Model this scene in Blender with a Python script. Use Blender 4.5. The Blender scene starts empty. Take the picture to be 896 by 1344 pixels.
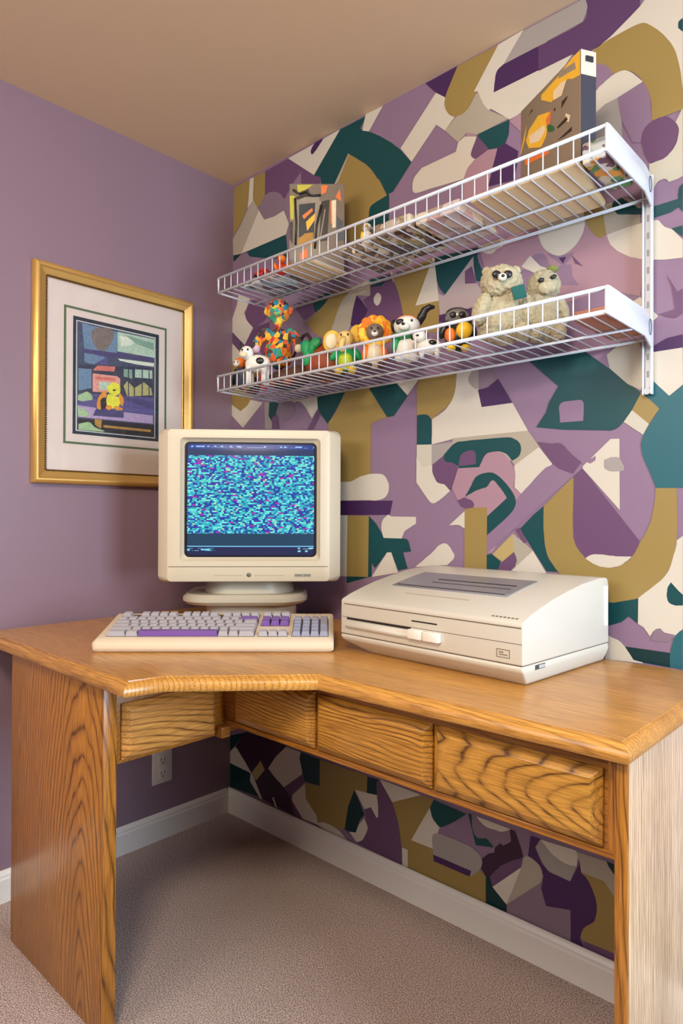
# outlines of the printed patterns, in millimetres on their own surface
WALL_DATA='''
P 1101,1898 1198,1899 1279,1904 1401,1912 1455,1832 1506,1770 1546,1750 1536,1665 1455,1699 1339,1687 1310,1783 1198,1811 1152,1822 1128,1822
C 103,2432 126,2430 124,2344 90,2322
O 4,2429 103,2432 96,2353 78,2306 37,2266 5,2242
O 126,2430 192,2430 191,2335 173,2315 154,2310 127,2318 121,2357
V 192,2430 318,2432 453,2327 463,2321 474,2316 482,2311 485,2306 485,2302 486,2297 465,2275 389,2301 385,2359 350,2338 314,2307 301,2290 273,2321 257,2329 241,2337 226,2342 213,2343 202,2342 191,2340
M 385,2359 389,2282 319,2220 296,2251 305,2286 350,2338
V 453,2327 460,2326 467,2326 473,2324 479,2317 484,2308 486,2300 484,2295 479,2291 474,2287 432,2298
C 318,2432 573,2436 453,2324
D 437,2403 435,2407 433,2413 435,2419 439,2425 447,2432 456,2437 463,2438 471,2438 480,2437 489,2437 497,2436 492,2432 486,2427 480,2423 474,2419 469,2415 461,2409 454,2405 448,2402 444,2401 440,2401
T 573,2436 687,2435 663,2403 679,2392 696,2382 712,2371 727,2360 743,2349 759,2336 774,2323 790,2310 804,2296 818,2283 830,2270 840,2257 850,2245 860,2232 870,2220 798,2153 782,2153 784,2139 782,2038 692,2054 698,2133 546,2263 486,2283 482,2308 449,2325
G 611,2342 624,2326 577,2260 546,2260
O 613,2339 631,2325 649,2310 666,2296 683,2282 696,2269 708,2256 718,2242 727,2229 734,2218 739,2211 740,2211 740,2213 740,2215 775,2150 761,2148 747,2146 733,2144 720,2141 710,2138 705,2134 703,2129 702,2124 701,2118 701,2111 699,2101 698,2090 697,2077 696,2065 695,2052 690,2030 601,2055 562,2203 562,2257
m 154,2309 188,2250 245,2245 296,2251 315,2209 314,2283 296,2295 289,2303 282,2312 273,2321 259,2329 242,2337 226,2342 212,2343 199,2340 188,2336 180,2331 174,2324 168,2317
C 157,2295 188,2250 245,2245 296,2251 324,2194 308,2161 53,2159
G 124,2344 157,2295 53,2159 4,2164 0,2230 47,2269 83,2311
T 308,2161 320,2075 228,2093 170,2113 110,2133 79,2161 53,2159
N 4,2166 53,2159 79,2161 53,2158 6,2140
m 38,2142 43,2147 51,2152 61,2157 71,2159 79,2159 91,2152 101,2139 110,2126 118,2115 125,2103 125,2093 120,2089 111,2086 100,2083 89,2082 80,2082 68,2087 57,2096 48,2106 41,2118 37,2131
C 39,2006 106,1972 102,1965 98,1958 93,1952 89,1946 86,1940 79,1935 73,1930 73,1923 79,1914 90,1901 102,1888 115,1874 127,1861 77,1802 0,1865 0,1919 28,1966
V 106,1959 120,1964 136,1965 151,1962 165,1957 179,1948 190,1937 196,1929 202,1918 206,1907 209,1897 210,1889 205,1880 194,1874 181,1869 172,1867 161,1864 150,1862 138,1860 127,1858 117,1868 105,1878 94,1888 86,1898 81,1909 81,1920 85,1931 91,1942 99,1952
V 0,1866 77,1802 132,1860 220,1862 211,1750 103,1736 72,1753 0,1822
C 0,1822 92,1742 61,1749 25,1734 0,1738
m 97,1756 97,1764 104,1771 112,1776 121,1779 132,1781 142,1779 153,1775 165,1767 172,1760 175,1752 175,1744 172,1737 165,1733 155,1729 143,1729 134,1733 123,1738 112,1744 103,1750
O 0,1739 7,1748 24,1752 41,1753 57,1753 76,1750 92,1745 102,1740 111,1735 119,1728 127,1720 133,1711 138,1698 143,1683 147,1667 149,1651 148,1638 145,1626 138,1615 129,1605 121,1596 114,1587 105,1577 97,1568 89,1561 78,1555 66,1550 53,1550 42,1553 31,1559 19,1567 6,1574 0,1581 0,1615 0,1651 0,1686 0,1716
V 348,1900 468,1895 451,1846 405,1832
T 451,1881 456,1888 464,1894 476,1899 487,1901 500,1902 515,1903 530,1903 544,1904 535,1896 527,1888 518,1879 509,1871 500,1865 492,1860 484,1856 476,1853 468,1850 460,1847 451,1864 450,1869 449,1875
m 303,1919 348,1900 405,1826 418,1787 448,1764 444,1667 376,1678 321,1854
O 458,1845 466,1848 475,1852 483,1856 492,1860 500,1865 509,1871 518,1879 527,1887 535,1895 544,1903 640,1896 628,1889 616,1882 604,1875 593,1867 583,1859 576,1849 571,1840 567,1829 562,1819 556,1807 549,1795 542,1783 534,1770 525,1756 517,1743 452,1778 414,1821
G 640,1896 695,1903 709,1897 709,1848 655,1865 636,1825 622,1772 611,1741 565,1703 525,1710 517,1743 523,1754 530,1765 536,1775 542,1786 549,1798 555,1810 561,1823 568,1835 575,1848 583,1859 593,1868 605,1875 616,1882 628,1889
V 707,1905 790,1904 794,1896 798,1888 802,1880 806,1871 810,1862 815,1850 820,1837 825,1824 830,1811 833,1799 836,1789 837,1780 838,1772 839,1764 840,1756 821,1692 660,1720 664,1761 698,1806 678,1843 707,1853
D 649,1866 657,1857 666,1848 674,1839 679,1832 684,1826 689,1819 694,1813 698,1806 668,1763 638,1746 623,1777 634,1825
T 703,1903 790,1896 776,1886 752,1871 709,1880
C 737,1853 742,1852 747,1848 751,1843 753,1838 753,1831 751,1825 748,1819 742,1814 737,1813 732,1815 727,1821 723,1827 722,1832 722,1837 723,1842 727,1846 732,1851
V 452,1758 466,1757 481,1757 493,1753 502,1746 509,1736 513,1724 515,1713 515,1700 514,1685 514,1671 514,1657 444,1667
O 796,1891 949,1909 897,1795 971,1777 971,1685 847,1708 840,1761 837,1774 834,1788 831,1801 827,1814 823,1827 819,1840 813,1853 808,1866 802,1878
C 788,1909 798,1902 803,1869 797,1881
C 949,1909 957,1902 962,1841 972,1778 886,1781
T 955,1908 1101,1898 1085,1876 992,1790 987,1796 981,1803 976,1809 972,1816 968,1825 965,1835 962,1848 960,1861 958,1873 957,1882 956,1892 956,1900
p 1085,1876 1086,1863 1087,1849 1089,1835 1090,1822 1093,1810 1099,1797 1106,1785 1113,1774 1119,1764 1123,1755 1124,1749 1122,1744 1118,1740 1113,1738 1106,1736 1099,1735 974,1735 968,1800 986,1788 992,1790
V 1059,1806 1059,1842 1082,1851 1096,1799
T 1088,1892 1107,1892 1103,1888 1100,1884 1099,1877 1100,1870 1102,1861 1105,1852 1109,1843 1112,1836 1119,1828 1126,1823 1134,1820 1139,1820 1144,1820 1149,1822 1155,1823 1160,1824 1155,1797 1096,1804 1088,1849
D 971,1735 1099,1732 1115,1698 1047,1695 971,1715
O 1021,1722 1022,1726 1027,1729 1032,1729 1038,1730 1045,1729 1052,1725 1056,1721 1061,1716 1065,1711 1070,1705 1075,1699 1086,1644 1041,1652 1037,1667 1032,1683 1027,1698 1023,1712
O 1099,1733 1121,1744 1129,1698 1124,1671 1110,1702
C 1099,1901 1178,1902 1178,1879 1160,1877 1155,1874 1150,1870 1144,1869 1137,1870 1129,1873 1123,1876 1119,1879 1115,1882 1112,1886
C 1278,1902 1401,1904 1401,1896 1403,1887 1404,1879 1404,1871 1402,1863 1400,1855 1396,1847 1391,1839 1385,1832 1379,1826 1372,1821 1364,1817 1356,1814 1347,1812 1339,1812 1330,1815 1322,1819 1313,1826 1305,1833 1299,1839 1294,1846 1290,1854 1287,1861 1285,1868 1282,1875 1281,1881 1280,1886 1279,1892 1279,1897
M 1304,1827 1339,1811 1379,1811 1350,1781
D 1336,1807 1357,1805 1348,1789
M 1261,1824 1263,1829 1267,1832 1272,1833 1278,1833 1283,1832 1289,1831 1295,1828 1301,1822 1304,1817 1307,1810 1309,1803 1311,1795 1313,1788 1313,1781 1313,1773 1313,1765 1312,1759 1310,1755 1303,1754 1294,1757 1286,1761 1280,1774 1274,1788 1268,1802 1263,1815
C 1258,1833 1286,1799 1310,1786 1307,1759 1233,1811
M 1339,1787 1370,1782 1373,1751 1390,1725 1339,1737 1322,1736 1316,1770
V 1370,1806 1401,1768 1379,1782
O 1401,1909 1447,1906 1457,1834 1452,1830 1446,1827 1439,1828 1434,1833 1428,1840 1422,1848 1416,1857 1412,1865 1409,1874 1406,1882 1404,1891 1403,1900
G 1447,1906 1506,1905 1536,1880 1536,1826 1457,1832
T 1473,1906 1493,1910 1533,1872 1556,1866 1618,1867 1618,1872 1618,1877 1619,1882 1619,1886 1620,1890 1622,1894 1625,1896 1628,1899 1628,1834 1619,1848 1604,1841 1564,1839 1556,1850 1542,1855 1526,1859 1511,1864 1498,1868 1487,1871 1482,1875 1479,1880 1476,1884 1473,1888 1472,1892 1471,1896 1471,1899 1472,1903
C 1457,1831 1506,1835 1546,1836 1552,1835 1558,1835 1564,1834 1570,1833 1575,1832 1580,1826 1584,1819 1589,1813 1592,1810 1596,1808 1600,1805 1604,1803 1607,1800 1628,1772 1628,1731 1593,1736 1556,1745 1546,1749 1535,1753 1525,1758 1515,1762 1506,1768 1498,1774 1490,1780 1482,1787 1476,1794 1470,1801 1466,1807 1464,1813 1461,1819 1460,1825
T 1604,1804 1628,1804 1628,1778
V 1594,1702 1617,1657 1628,1662 1628,1606 1624,1604 1621,1602 1617,1600 1612,1599 1607,1599 1602,1601 1595,1604 1589,1607 1582,1611 1575,1614 1612,1619 1605,1670
C 1511,1653 1536,1663 1553,1641 1576,1610 1556,1593 1536,1604
V 1553,1593 1563,1589 1565,1558 1563,1529 1553,1570
D 1563,1542 1594,1556 1628,1559 1629,1525 1563,1527
C 1562,1529 1628,1529 1629,1446 1600,1424 1547,1483 1551,1561
T 1252,1560 1405,1557 1466,1506 1535,1442 1538,1436 1518,1400 1514,1395 1510,1389 1506,1384 1502,1379 1499,1374 1495,1371 1492,1367 1489,1364 1486,1362 1483,1360 1478,1358 1473,1357 1468,1356 1351,1368 1276,1381 1302,1416 1311,1442 1336,1480
c 1459,1540 1483,1557 1532,1561 1544,1528 1547,1483 1538,1445 1508,1463 1466,1506
M 1407,1556 1483,1559 1459,1540 1466,1505
t 1537,1441 1547,1483 1600,1424 1629,1446 1629,1214 1571,1215 1571,1216 1559,1249 1555,1258 1551,1267 1547,1277 1544,1285 1541,1293 1540,1300 1539,1306 1538,1311 1538,1316 1538,1321 1540,1328 1542,1335 1544,1341 1579,1397 1560,1418
O 1538,1437 1559,1419 1579,1397 1556,1364 1518,1400
c 1518,1400 1556,1364 1543,1340 1499,1374
M 1351,1439 1360,1439 1369,1439 1378,1439 1386,1439 1392,1439 1397,1437 1400,1434 1402,1429 1402,1423 1402,1415 1402,1405 1401,1395 1401,1386 1351,1387 1341,1387 1341,1396 1340,1406 1339,1415 1338,1424 1339,1430 1342,1435 1347,1437 1350,1439
C 1468,1336 1489,1335 1490,1165 1397,1271
M 1409,1285 1432,1298 1432,1287 1428,1284 1423,1281 1419,1279 1416,1280 1412,1282
g 1452,1286 1468,1292 1475,1292 1482,1292 1488,1290 1491,1286 1494,1281 1497,1275 1499,1270 1500,1266 1501,1262 1499,1259 1496,1258 1492,1257 1487,1257 1481,1257 1476,1257 1471,1257 1464,1259 1458,1262 1453,1266 1452,1272 1452,1279
V 1378,1251 1397,1271 1535,1093 1534,1087 1533,1080 1531,1074 1529,1070 1527,1066 1524,1062 1521,1058 1518,1054 1475,1052 1406,1044 1402,1049 1397,1055 1393,1061 1389,1067 1385,1073 1382,1079 1380,1084 1378,1091 1376,1097 1376,1106 1375,1128 1376,1156 1377,1188 1378,1221
C 1406,1045 1411,1049 1415,1052 1421,1055 1425,1056 1429,1057 1433,1057 1438,1057 1443,1057 1450,1057 1458,1056 1467,1055 1475,1055 1483,1054 1518,1055 1513,1050 1508,1045 1502,1041 1497,1036 1491,1033 1485,1030 1479,1029 1472,1027 1466,1026 1460,1025 1453,1026 1446,1026 1439,1027 1433,1028 1427,1029 1422,1032 1418,1035 1414,1038 1410,1042
O 1298,1176 1376,1249 1376,1219 1376,1187 1375,1155 1375,1127 1376,1106 1376,1097 1378,1090 1380,1084 1382,1078 1385,1073 1389,1067 1393,1062 1397,1057 1402,1052 1406,1047 1411,1043 1416,1040 1421,1037 1426,1034 1431,1032 1437,1030 1442,1028 1448,1027 1454,1027 1460,1026 1465,1026 1471,1026 1476,1027 1481,1028 1487,1031 1493,1034 1500,1038 1507,1043 1513,1048 1518,1054 1522,1060 1526,1066 1529,1073 1532,1079 1535,1086 1539,1093 1544,1101 1548,1109 1552,1116 1555,1125 1559,1134 1562,1145 1564,1155 1566,1166 1568,1175 1569,1184 1570,1192 1570,1199 1571,1207 1571,1215 1616,1214 1618,1133 1617,1121 1617,1109 1616,1097 1615,1085 1613,1073 1610,1061 1607,1050 1603,1038 1598,1027 1592,1015 1583,1004 1573,992 1561,980 1549,970 1537,961 1525,955 1514,950 1501,946 1489,944 1476,943 1462,943 1447,945 1432,948 1417,952 1402,958 1388,966 1374,976 1361,987 1348,998 1337,1008 1329,1016 1322,1024 1317,1031 1312,1039 1308,1049 1305,1059 1302,1071 1300,1083 1299,1096 1298,1108 1297,1121 1297,1135 1297,1149 1297,1163
T 1269,1153 1298,1176 1297,1163 1297,1149 1297,1135 1297,1121 1298,1108 1299,1096 1300,1083 1302,1071 1305,1059 1308,1049 1313,1039 1319,1031 1325,1023 1331,1015 1337,1008 1306,1008 1270,1059 1231,1116
C 1616,1096 1629,1107 1629,895 1617,882 1588,886 1567,887 1559,873 1545,892 1532,899 1533,959 1546,971 1559,982 1571,993 1583,1004 1592,1015 1599,1027 1604,1040 1607,1052 1610,1064 1613,1073 1614,1078 1615,1083 1616,1087 1616,1091
m 1567,880 1568,883 1569,887 1570,890 1573,892 1577,893 1581,894 1584,892 1586,889 1590,886 1594,885 1600,884 1605,884 1611,883 1617,882 1596,864 1559,863
T 1604,1001 1620,983 1629,975 1629,951 1625,950 1621,950 1617,949 1613,949 1610,950 1605,951 1600,954 1597,959 1596,963 1595,969 1595,975 1596,980 1596,985 1598,991 1601,996
T 1456,942 1476,943 1533,958 1532,899 1511,914 1495,899 1466,887 1456,886
C 1456,866 1468,861 1473,859 1479,857 1484,856 1490,853 1495,849 1501,843 1506,836 1511,829 1517,821 1522,813 1543,813 1543,808 1456,805
N 1503,842 1603,841 1603,808 1545,810 1522,813
t 1629,898 1626,895 1622,892 1619,888 1616,885 1613,880 1610,873 1608,866 1606,858 1604,850 1603,842 1602,835 1602,829 1602,822 1602,815 1603,809 1629,807
C 114,1587 183,1570 178,1563 69,1485 0,1538 0,1581 53,1550 94,1567
g 195,1568 222,1565 217,1516 246,1482 243,1466 198,1470
T 222,1565 278,1563 255,1512 236,1492 220,1515
V 236,1508 269,1517 278,1463 236,1467
m 278,1563 350,1560 363,1519 319,1487 278,1503 260,1524
C 341,1564 469,1561 474,1516 445,1484 438,1494 431,1503 424,1513 418,1522 411,1529 401,1538 391,1546 381,1550 370,1552 359,1551 350,1551 345,1554 343,1559
V 474,1511 490,1500 454,1445 422,1448
T 469,1561 494,1561 604,1559 523,1457 494,1488 474,1516
O 556,1491 602,1559 701,1559 778,1456 767,1454 754,1452 742,1450 731,1447 723,1445 717,1441 714,1436 713,1429 712,1408 712,1379 712,1347 712,1314 712,1282 641,1258 541,1261 524,1462
T 701,1559 812,1559 861,1516 805,1457 778,1456
C 815,1558 902,1560 857,1515
O 892,1535 902,1562 1033,1557 1033,1550 1033,1544 1033,1537 1033,1530 1032,1522 1030,1514 1028,1504 1025,1495 1020,1485 1013,1476 1003,1467 991,1458 977,1450 962,1442 948,1433 918,1441 893,1449
C 948,1433 958,1438 968,1442 978,1447 988,1452 996,1458 1003,1465 1010,1472 1016,1480 1021,1489 1025,1499 1028,1509 1030,1521 1031,1533 1032,1545 1033,1557 1103,1560 1104,1558 1104,1501 1114,1451 1208,1452 1253,1374 1035,1372 947,1359
T 893,1450 904,1451 915,1451 924,1450 931,1448 936,1445 940,1441 944,1436 946,1430 947,1423 948,1413 948,1401 948,1387 947,1373 947,1359 893,1362
g 1084,1557 1104,1558 1104,1546 1105,1533 1105,1521 1105,1511 1104,1505 1098,1502 1089,1507 1082,1513 1076,1520 1071,1528 1070,1536 1071,1541 1074,1545 1077,1549 1081,1553
m 1104,1559 1144,1559 1165,1523 1158,1519 1152,1514 1146,1509 1139,1505 1133,1502 1127,1500 1121,1500 1115,1501 1110,1502 1104,1502
D 1102,1500 1131,1503 1165,1523 1208,1453 1114,1451
c 893,1362 947,1359 948,1300 912,1285 893,1311
g 947,1358 1025,1362 1048,1356 990,1325 949,1299
G 1019,1372 1035,1372 1253,1374 1285,1330 1221,1278 1206,1297 1019,1358
C 892,1325 912,1294 949,1299 949,1292 949,1285 950,1277 952,1271 955,1265 959,1259 963,1253 967,1249 974,1245 983,1244 991,1243 1011,1221 1002,1214 993,1207 984,1201 975,1195 967,1191 959,1187 951,1186 943,1189 935,1197 925,1209 914,1222 903,1236 892,1249
V 950,1300 990,1325 1025,1309 1037,1284 1014,1221 991,1241 983,1242 974,1244 967,1247 963,1251 960,1256 957,1262 954,1267 952,1273 951,1278 950,1284 950,1289 950,1295
P 1038,1285 1105,1286 1108,1292 1110,1299 1113,1306 1116,1312 1121,1317 1126,1320 1133,1323 1141,1324 1148,1325 1155,1325 1161,1325 1168,1323 1174,1321 1180,1319 1186,1315 1191,1310 1196,1304 1201,1297 1205,1290 1209,1284 1212,1278 1214,1273 1216,1267 1217,1262 1217,1256 1217,1251 1216,1245 1214,1239 1213,1233 1211,1227 1234,1209 1221,1184 1150,1050 1130,1047 1130,1173 1091,1173 1036,1196 1018,1230
T 989,1326 996,1332 1003,1339 1011,1346 1018,1352 1025,1356 1032,1359 1038,1361 1044,1361 1051,1361 1059,1361 1082,1362 1113,1362 1145,1362 1174,1362 1196,1361 1204,1360 1211,1357 1216,1354 1222,1351 1226,1347 1231,1341 1233,1334 1234,1327 1233,1320 1230,1312 1226,1307 1220,1303 1214,1300 1207,1297 1202,1304 1197,1310 1191,1316 1183,1320 1175,1323 1165,1325 1158,1325 1151,1325 1143,1324 1135,1323 1128,1319 1123,1314 1119,1308 1115,1300 1111,1293 1107,1285 1038,1285 1040,1290 1033,1294 1025,1299 1018,1302 1010,1304 1001,1304 995,1307 991,1312 990,1319
V 1040,1291 1041,1297 1042,1304 1043,1310 1044,1316 1046,1321 1053,1327 1061,1330 1069,1333 1077,1333 1085,1333 1091,1330 1094,1326 1096,1320 1096,1313 1096,1307 1096,1301 1095,1294 1069,1291
T 1040,1291 1094,1294 1105,1289 1099,1285 1038,1285
C 1214,1284 1284,1329 1321,1283 1234,1209 1214,1227 1215,1233 1216,1239 1216,1245 1217,1251 1217,1256 1217,1262 1216,1268 1215,1273 1214,1278
M 1234,1209 1247,1222 1262,1236 1275,1250 1288,1262 1298,1271 1303,1275 1309,1277 1314,1279 1318,1280 1323,1282 1379,1310 1401,1271 1130,1045 1130,1096
V 1279,1343 1316,1336 1322,1335 1328,1336 1333,1336 1339,1335 1344,1334 1348,1330 1353,1326 1357,1321 1361,1316 1366,1311 1372,1305 1378,1300 1384,1294 1390,1289 1397,1283 1375,1255 1339,1269 1321,1283
T 1061,1202 1064,1208 1067,1213 1071,1218 1074,1223 1077,1228 1081,1234 1084,1241 1088,1248 1092,1254 1097,1259 1103,1262 1110,1265 1117,1267 1125,1268 1131,1269 1137,1269 1143,1269 1149,1268 1154,1266 1160,1263 1167,1258 1175,1252 1183,1244 1190,1237 1196,1230 1202,1223 1207,1216 1211,1210 1215,1203 1217,1198 1219,1189 1219,1182 1216,1175 1214,1171 1212,1166 1208,1162 1204,1157 1199,1152 1189,1143 1176,1132 1161,1120 1145,1107 1130,1095 1130,1147 1192,1198 1189,1203 1186,1207 1183,1212 1180,1216 1176,1221 1171,1227 1166,1232 1161,1238 1157,1243 1153,1246 1149,1247 1146,1246 1142,1243 1139,1239 1136,1234 1130,1229 1125,1227 1118,1226 1111,1224 1104,1222 1097,1220 1090,1217 1083,1213 1075,1210 1068,1206
V 1036,1193 1058,1202 1067,1199 1076,1196 1083,1193 1088,1188 1091,1183 1091,1178 1088,1174 1082,1170 1075,1168 1067,1169 1058,1172 1050,1176 1044,1181 1040,1187
C 1008,1122 1061,1164 1060,1114 1053,1118 1046,1122 1039,1124 1029,1124 1019,1123
O 1060,1169 1091,1173 1132,1173 1131,998 1060,1003
C 888,996 900,1005 912,1013 923,1022 934,1030 944,1037 952,1044 959,1050 965,1056 971,1062 977,1065 985,1069 993,1070 1000,1069 1005,1066 1009,1062 1014,1057 1017,1052 1020,1047 1025,1042 1027,1036 1026,1031 1024,1026 1019,1022 1014,1017 1008,1012 1003,1008
T 1131,1042 1145,1047 1174,1026 1164,1000 1131,1000
o 1149,1045 1209,1102 1219,1098 1217,1057 1179,1026
G 1209,1102 1241,1081 1268,1059 1219,1012 1214,1053
V 1217,1114 1231,1119 1251,1081 1241,1078
V 1174,1021 1214,1053 1218,1045 1221,1038 1222,1030 1220,1025 1216,1019 1211,1014 1206,1008 1202,1002 1166,1000
C 1202,1000 1268,1059 1306,1002
C 573,1261 626,1260 636,1263 646,1267 657,1271 667,1275 677,1277 689,1279 701,1281 713,1282 724,1282 734,1282 748,1281 760,1279 769,1274 774,1269 779,1262 783,1255 786,1248 787,1241 787,1235 786,1228 784,1221 780,1215 776,1210 771,1206 764,1203 757,1201 749,1199 742,1198 730,1197 718,1198 707,1199 573,1199
D 573,1198 802,1196 790,1152 573,1151
C 573,1151 613,1150 611,950 574,948
O 613,1150 705,1149 703,954 611,950
T 705,1149 735,1125 756,1098 766,1080 718,1022 718,957 611,928 611,949 703,954
C 783,1153 797,1147 891,1146 891,1126 849,1103 837,1080 766,1080 764,1086 762,1092 760,1097 758,1103 757,1109 757,1118 759,1128 763,1136 768,1142 776,1147
T 766,1080 837,1080 844,1080 853,1080 859,1077 863,1072 866,1065 868,1057 871,1049 873,1042 843,1038 860,990 824,982 797,1036 780,1035 732,984 727,989 722,995 718,1000 716,1006 715,1012 718,1019 725,1029 734,1041 745,1054 756,1067
C 780,1035 797,1036 824,975 718,955
C 686,2440 758,2438 700,2379 672,2393
D 921,2436 1033,2437 1015,2401 989,2366 958,2392
C 958,2392 989,2366 994,2353 998,2339 1002,2325 1006,2314 1010,2304 1014,2300 1019,2297 1024,2294 990,2268 960,2297 870,2220 828,2277
O 1033,2437 1163,2435 1087,2340 1097,2336 1092,2328 1086,2321 1079,2314 1073,2307 1067,2300 1061,2296 1056,2293 1050,2291 1044,2290 1039,2290 1033,2291 1023,2295 1013,2301 1004,2309 1000,2315 996,2322 992,2329 990,2336 988,2343 988,2350 989,2356 991,2362 993,2369 995,2375
C 1163,2435 1235,2439 1372,2310 1286,2227 1198,2216 1141,2269 1138,2268 1136,2267 1132,2269 1128,2275 1122,2284 1116,2294 1113,2301 1110,2309 1106,2318 1103,2326 1100,2334 1087,2340
g 1235,2436 1403,2436 1406,2428 1409,2419 1410,2411 1409,2405 1407,2398 1404,2392 1401,2385 1399,2379 1177,2372
D 1149,2310 1150,2321 1151,2332 1153,2343 1154,2353 1157,2361 1160,2366 1164,2369 1168,2371 1173,2372 1177,2374 1281,2375 1350,2373 1341,2312
E 1280,2375 1307,2375 1334,2375 1360,2375 1382,2376 1399,2379 1405,2382 1408,2389 1409,2396 1409,2404 1410,2411 1405,2435 1535,2374 1535,2346 1523,2339 1509,2331 1496,2324 1483,2317 1474,2312 1468,2309 1463,2307 1458,2305 1451,2303 1444,2301 1436,2298 1428,2295 1420,2292 1412,2283 1372,2310 1281,2309
C 1416,2290 1458,2305 1463,2307 1468,2309 1474,2312 1483,2317 1496,2324 1509,2331 1523,2339 1535,2346 1550,2360 1628,2319 1628,2059 1614,2175 1519,2307 1421,2296 1415,2292
T 1628,2271 1625,2271 1622,2270 1619,2268 1618,2264 1618,2259 1618,2254 1621,2250 1624,2245 1628,2241
O 1418,2294 1459,2303 1471,2304 1484,2305 1497,2306 1508,2307 1519,2307 1526,2307 1533,2306 1539,2305 1546,2302 1553,2296 1563,2285 1574,2272 1585,2257 1595,2241 1603,2227 1609,2213 1614,2199 1617,2185 1620,2172 1622,2160 1624,2149 1625,2139 1626,2130 1627,2120 1628,2111 1628,2065 1562,2066 1562,2076 1561,2086 1561,2097 1561,2107 1559,2117 1557,2127 1554,2138 1550,2148 1546,2157 1542,2166 1537,2175 1532,2183 1526,2191 1520,2198 1513,2204 1505,2208 1497,2210 1489,2212 1480,2214 1471,2216 1434,2196 1418,2196
M 1417,2257 1421,2261 1429,2260 1437,2257 1442,2254 1447,2250 1453,2246 1458,2241 1462,2236 1465,2231 1468,2226 1471,2220 1472,2215 1471,2210 1468,2206 1464,2203 1458,2200 1452,2196 1447,2193 1415,2185 1415,2200 1415,2217 1415,2233 1415,2247
C 1412,2174 1440,2199 1448,2202 1455,2206 1463,2209 1470,2212 1477,2214 1483,2214 1489,2214 1495,2213 1501,2211 1507,2207 1514,2201 1521,2193 1528,2184 1535,2175 1542,2166 1483,2153 1453,2150 1412,2129
g 1412,2129 1453,2150 1483,2153 1492,2121 1495,2053 1434,2039 1412,2091
M 1483,2153 1542,2165 1545,2159 1548,2152 1551,2146 1554,2139 1556,2130 1558,2119 1559,2107 1560,2093 1561,2079 1562,2066 1536,2025 1519,2032 1492,2097
c 1556,1968 1561,1967 1567,1967 1572,1969 1581,1983 1592,2003 1604,2025 1616,2048 1628,2069 1628,1915 1618,1912 1599,1911 1597,1915 1594,1919 1591,1921 1588,1922 1584,1922 1580,1922 1577,1921 1575,1920 1572,1917 1569,1913 1567,1908 1564,1903 1557,1902
V 1539,2040 1540,2046 1543,2051 1546,2056 1551,2060 1556,2063 1562,2065 1569,2066 1577,2067 1584,2066 1591,2065 1597,2061 1602,2056 1607,2050 1611,2044 1615,2039 1618,2032 1620,2025 1620,2017 1619,2012 1618,2006 1617,2000 1615,1994 1612,1989 1609,1984 1605,1980 1600,1976 1596,1972 1591,1970 1586,1968 1581,1968 1576,1968 1571,1968 1567,1969 1563,1969 1559,1970 1556,1972 1553,1977 1551,1982 1549,1988 1546,1993 1545,2000 1543,2007 1541,2016 1539,2025 1538,2033
G 1100,2334 1103,2326 1106,2318 1110,2309 1113,2301 1116,2294 1122,2285 1127,2277 1132,2269 1195,2220 1097,2214 1062,2233 1056,2228 1036,2216 990,2268 1027,2292 1034,2293 1041,2292 1048,2292 1055,2293 1061,2296 1068,2300 1074,2307 1080,2314 1086,2321 1092,2328
P 1057,2227 1060,2229 1063,2230 1067,2231 1074,2228 1083,2224 1089,2220 1092,2217 1094,2213 1096,2210 1078,2214
C 1036,2216 1056,2225 1097,2209 1078,2166 1092,2148 1087,2145 1082,2142 1077,2139 1072,2135 1067,2132 1064,2127 1061,2122 1059,2116 1056,2111 1054,2105 963,2113 947,2115 929,2116 911,2117 895,2118 883,2121 876,2127 874,2135 874,2144 874,2151 876,2160 880,2167 884,2172 890,2176 896,2180 902,2184 908,2188 1028,2192
T 1100,2215 1197,2216 1195,2178 1185,2157 1161,2154 1157,2153 1153,2152 1148,2152 1144,2153 1138,2156 1133,2160 1128,2166 1122,2173 1116,2181 1109,2190 1103,2197
V 1097,2212 1133,2163 1117,2152 1109,2150 1102,2147 1095,2147 1087,2151 1080,2158 1077,2167 1079,2174 1083,2183 1088,2192 1093,2202
P 1095,2148 1133,2159 1161,2152 1154,2110 1143,2086 1133,2024 1054,2049 1054,2105 1056,2111 1058,2116 1061,2122 1064,2127 1067,2132 1072,2136 1077,2139 1083,2142 1089,2145
D 1161,2152 1185,2157 1223,2122 1220,2087 1210,2049 1133,2057 1143,2095
P 1198,2213 1238,2224 1238,2161 1198,2211
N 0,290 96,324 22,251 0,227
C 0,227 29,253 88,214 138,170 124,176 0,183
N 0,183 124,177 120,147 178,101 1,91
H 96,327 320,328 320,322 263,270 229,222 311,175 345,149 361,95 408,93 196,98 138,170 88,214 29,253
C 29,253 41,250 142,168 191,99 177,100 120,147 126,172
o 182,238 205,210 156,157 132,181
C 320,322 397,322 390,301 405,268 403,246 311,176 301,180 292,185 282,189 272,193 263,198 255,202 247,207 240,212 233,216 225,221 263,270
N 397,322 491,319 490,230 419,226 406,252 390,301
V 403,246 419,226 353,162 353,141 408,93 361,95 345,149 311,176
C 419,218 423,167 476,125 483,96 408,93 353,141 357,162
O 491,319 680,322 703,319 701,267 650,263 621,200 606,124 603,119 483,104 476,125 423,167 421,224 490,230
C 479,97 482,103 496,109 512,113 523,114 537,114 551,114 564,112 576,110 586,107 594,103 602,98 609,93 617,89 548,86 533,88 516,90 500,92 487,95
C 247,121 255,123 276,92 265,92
V 740,319 757,322 801,270 807,259 813,247 818,236 823,224 828,211 831,195 834,179 837,162 839,144 841,127 843,89 662,95 606,121 662,131 702,154 691,210 719,227 743,272
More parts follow.
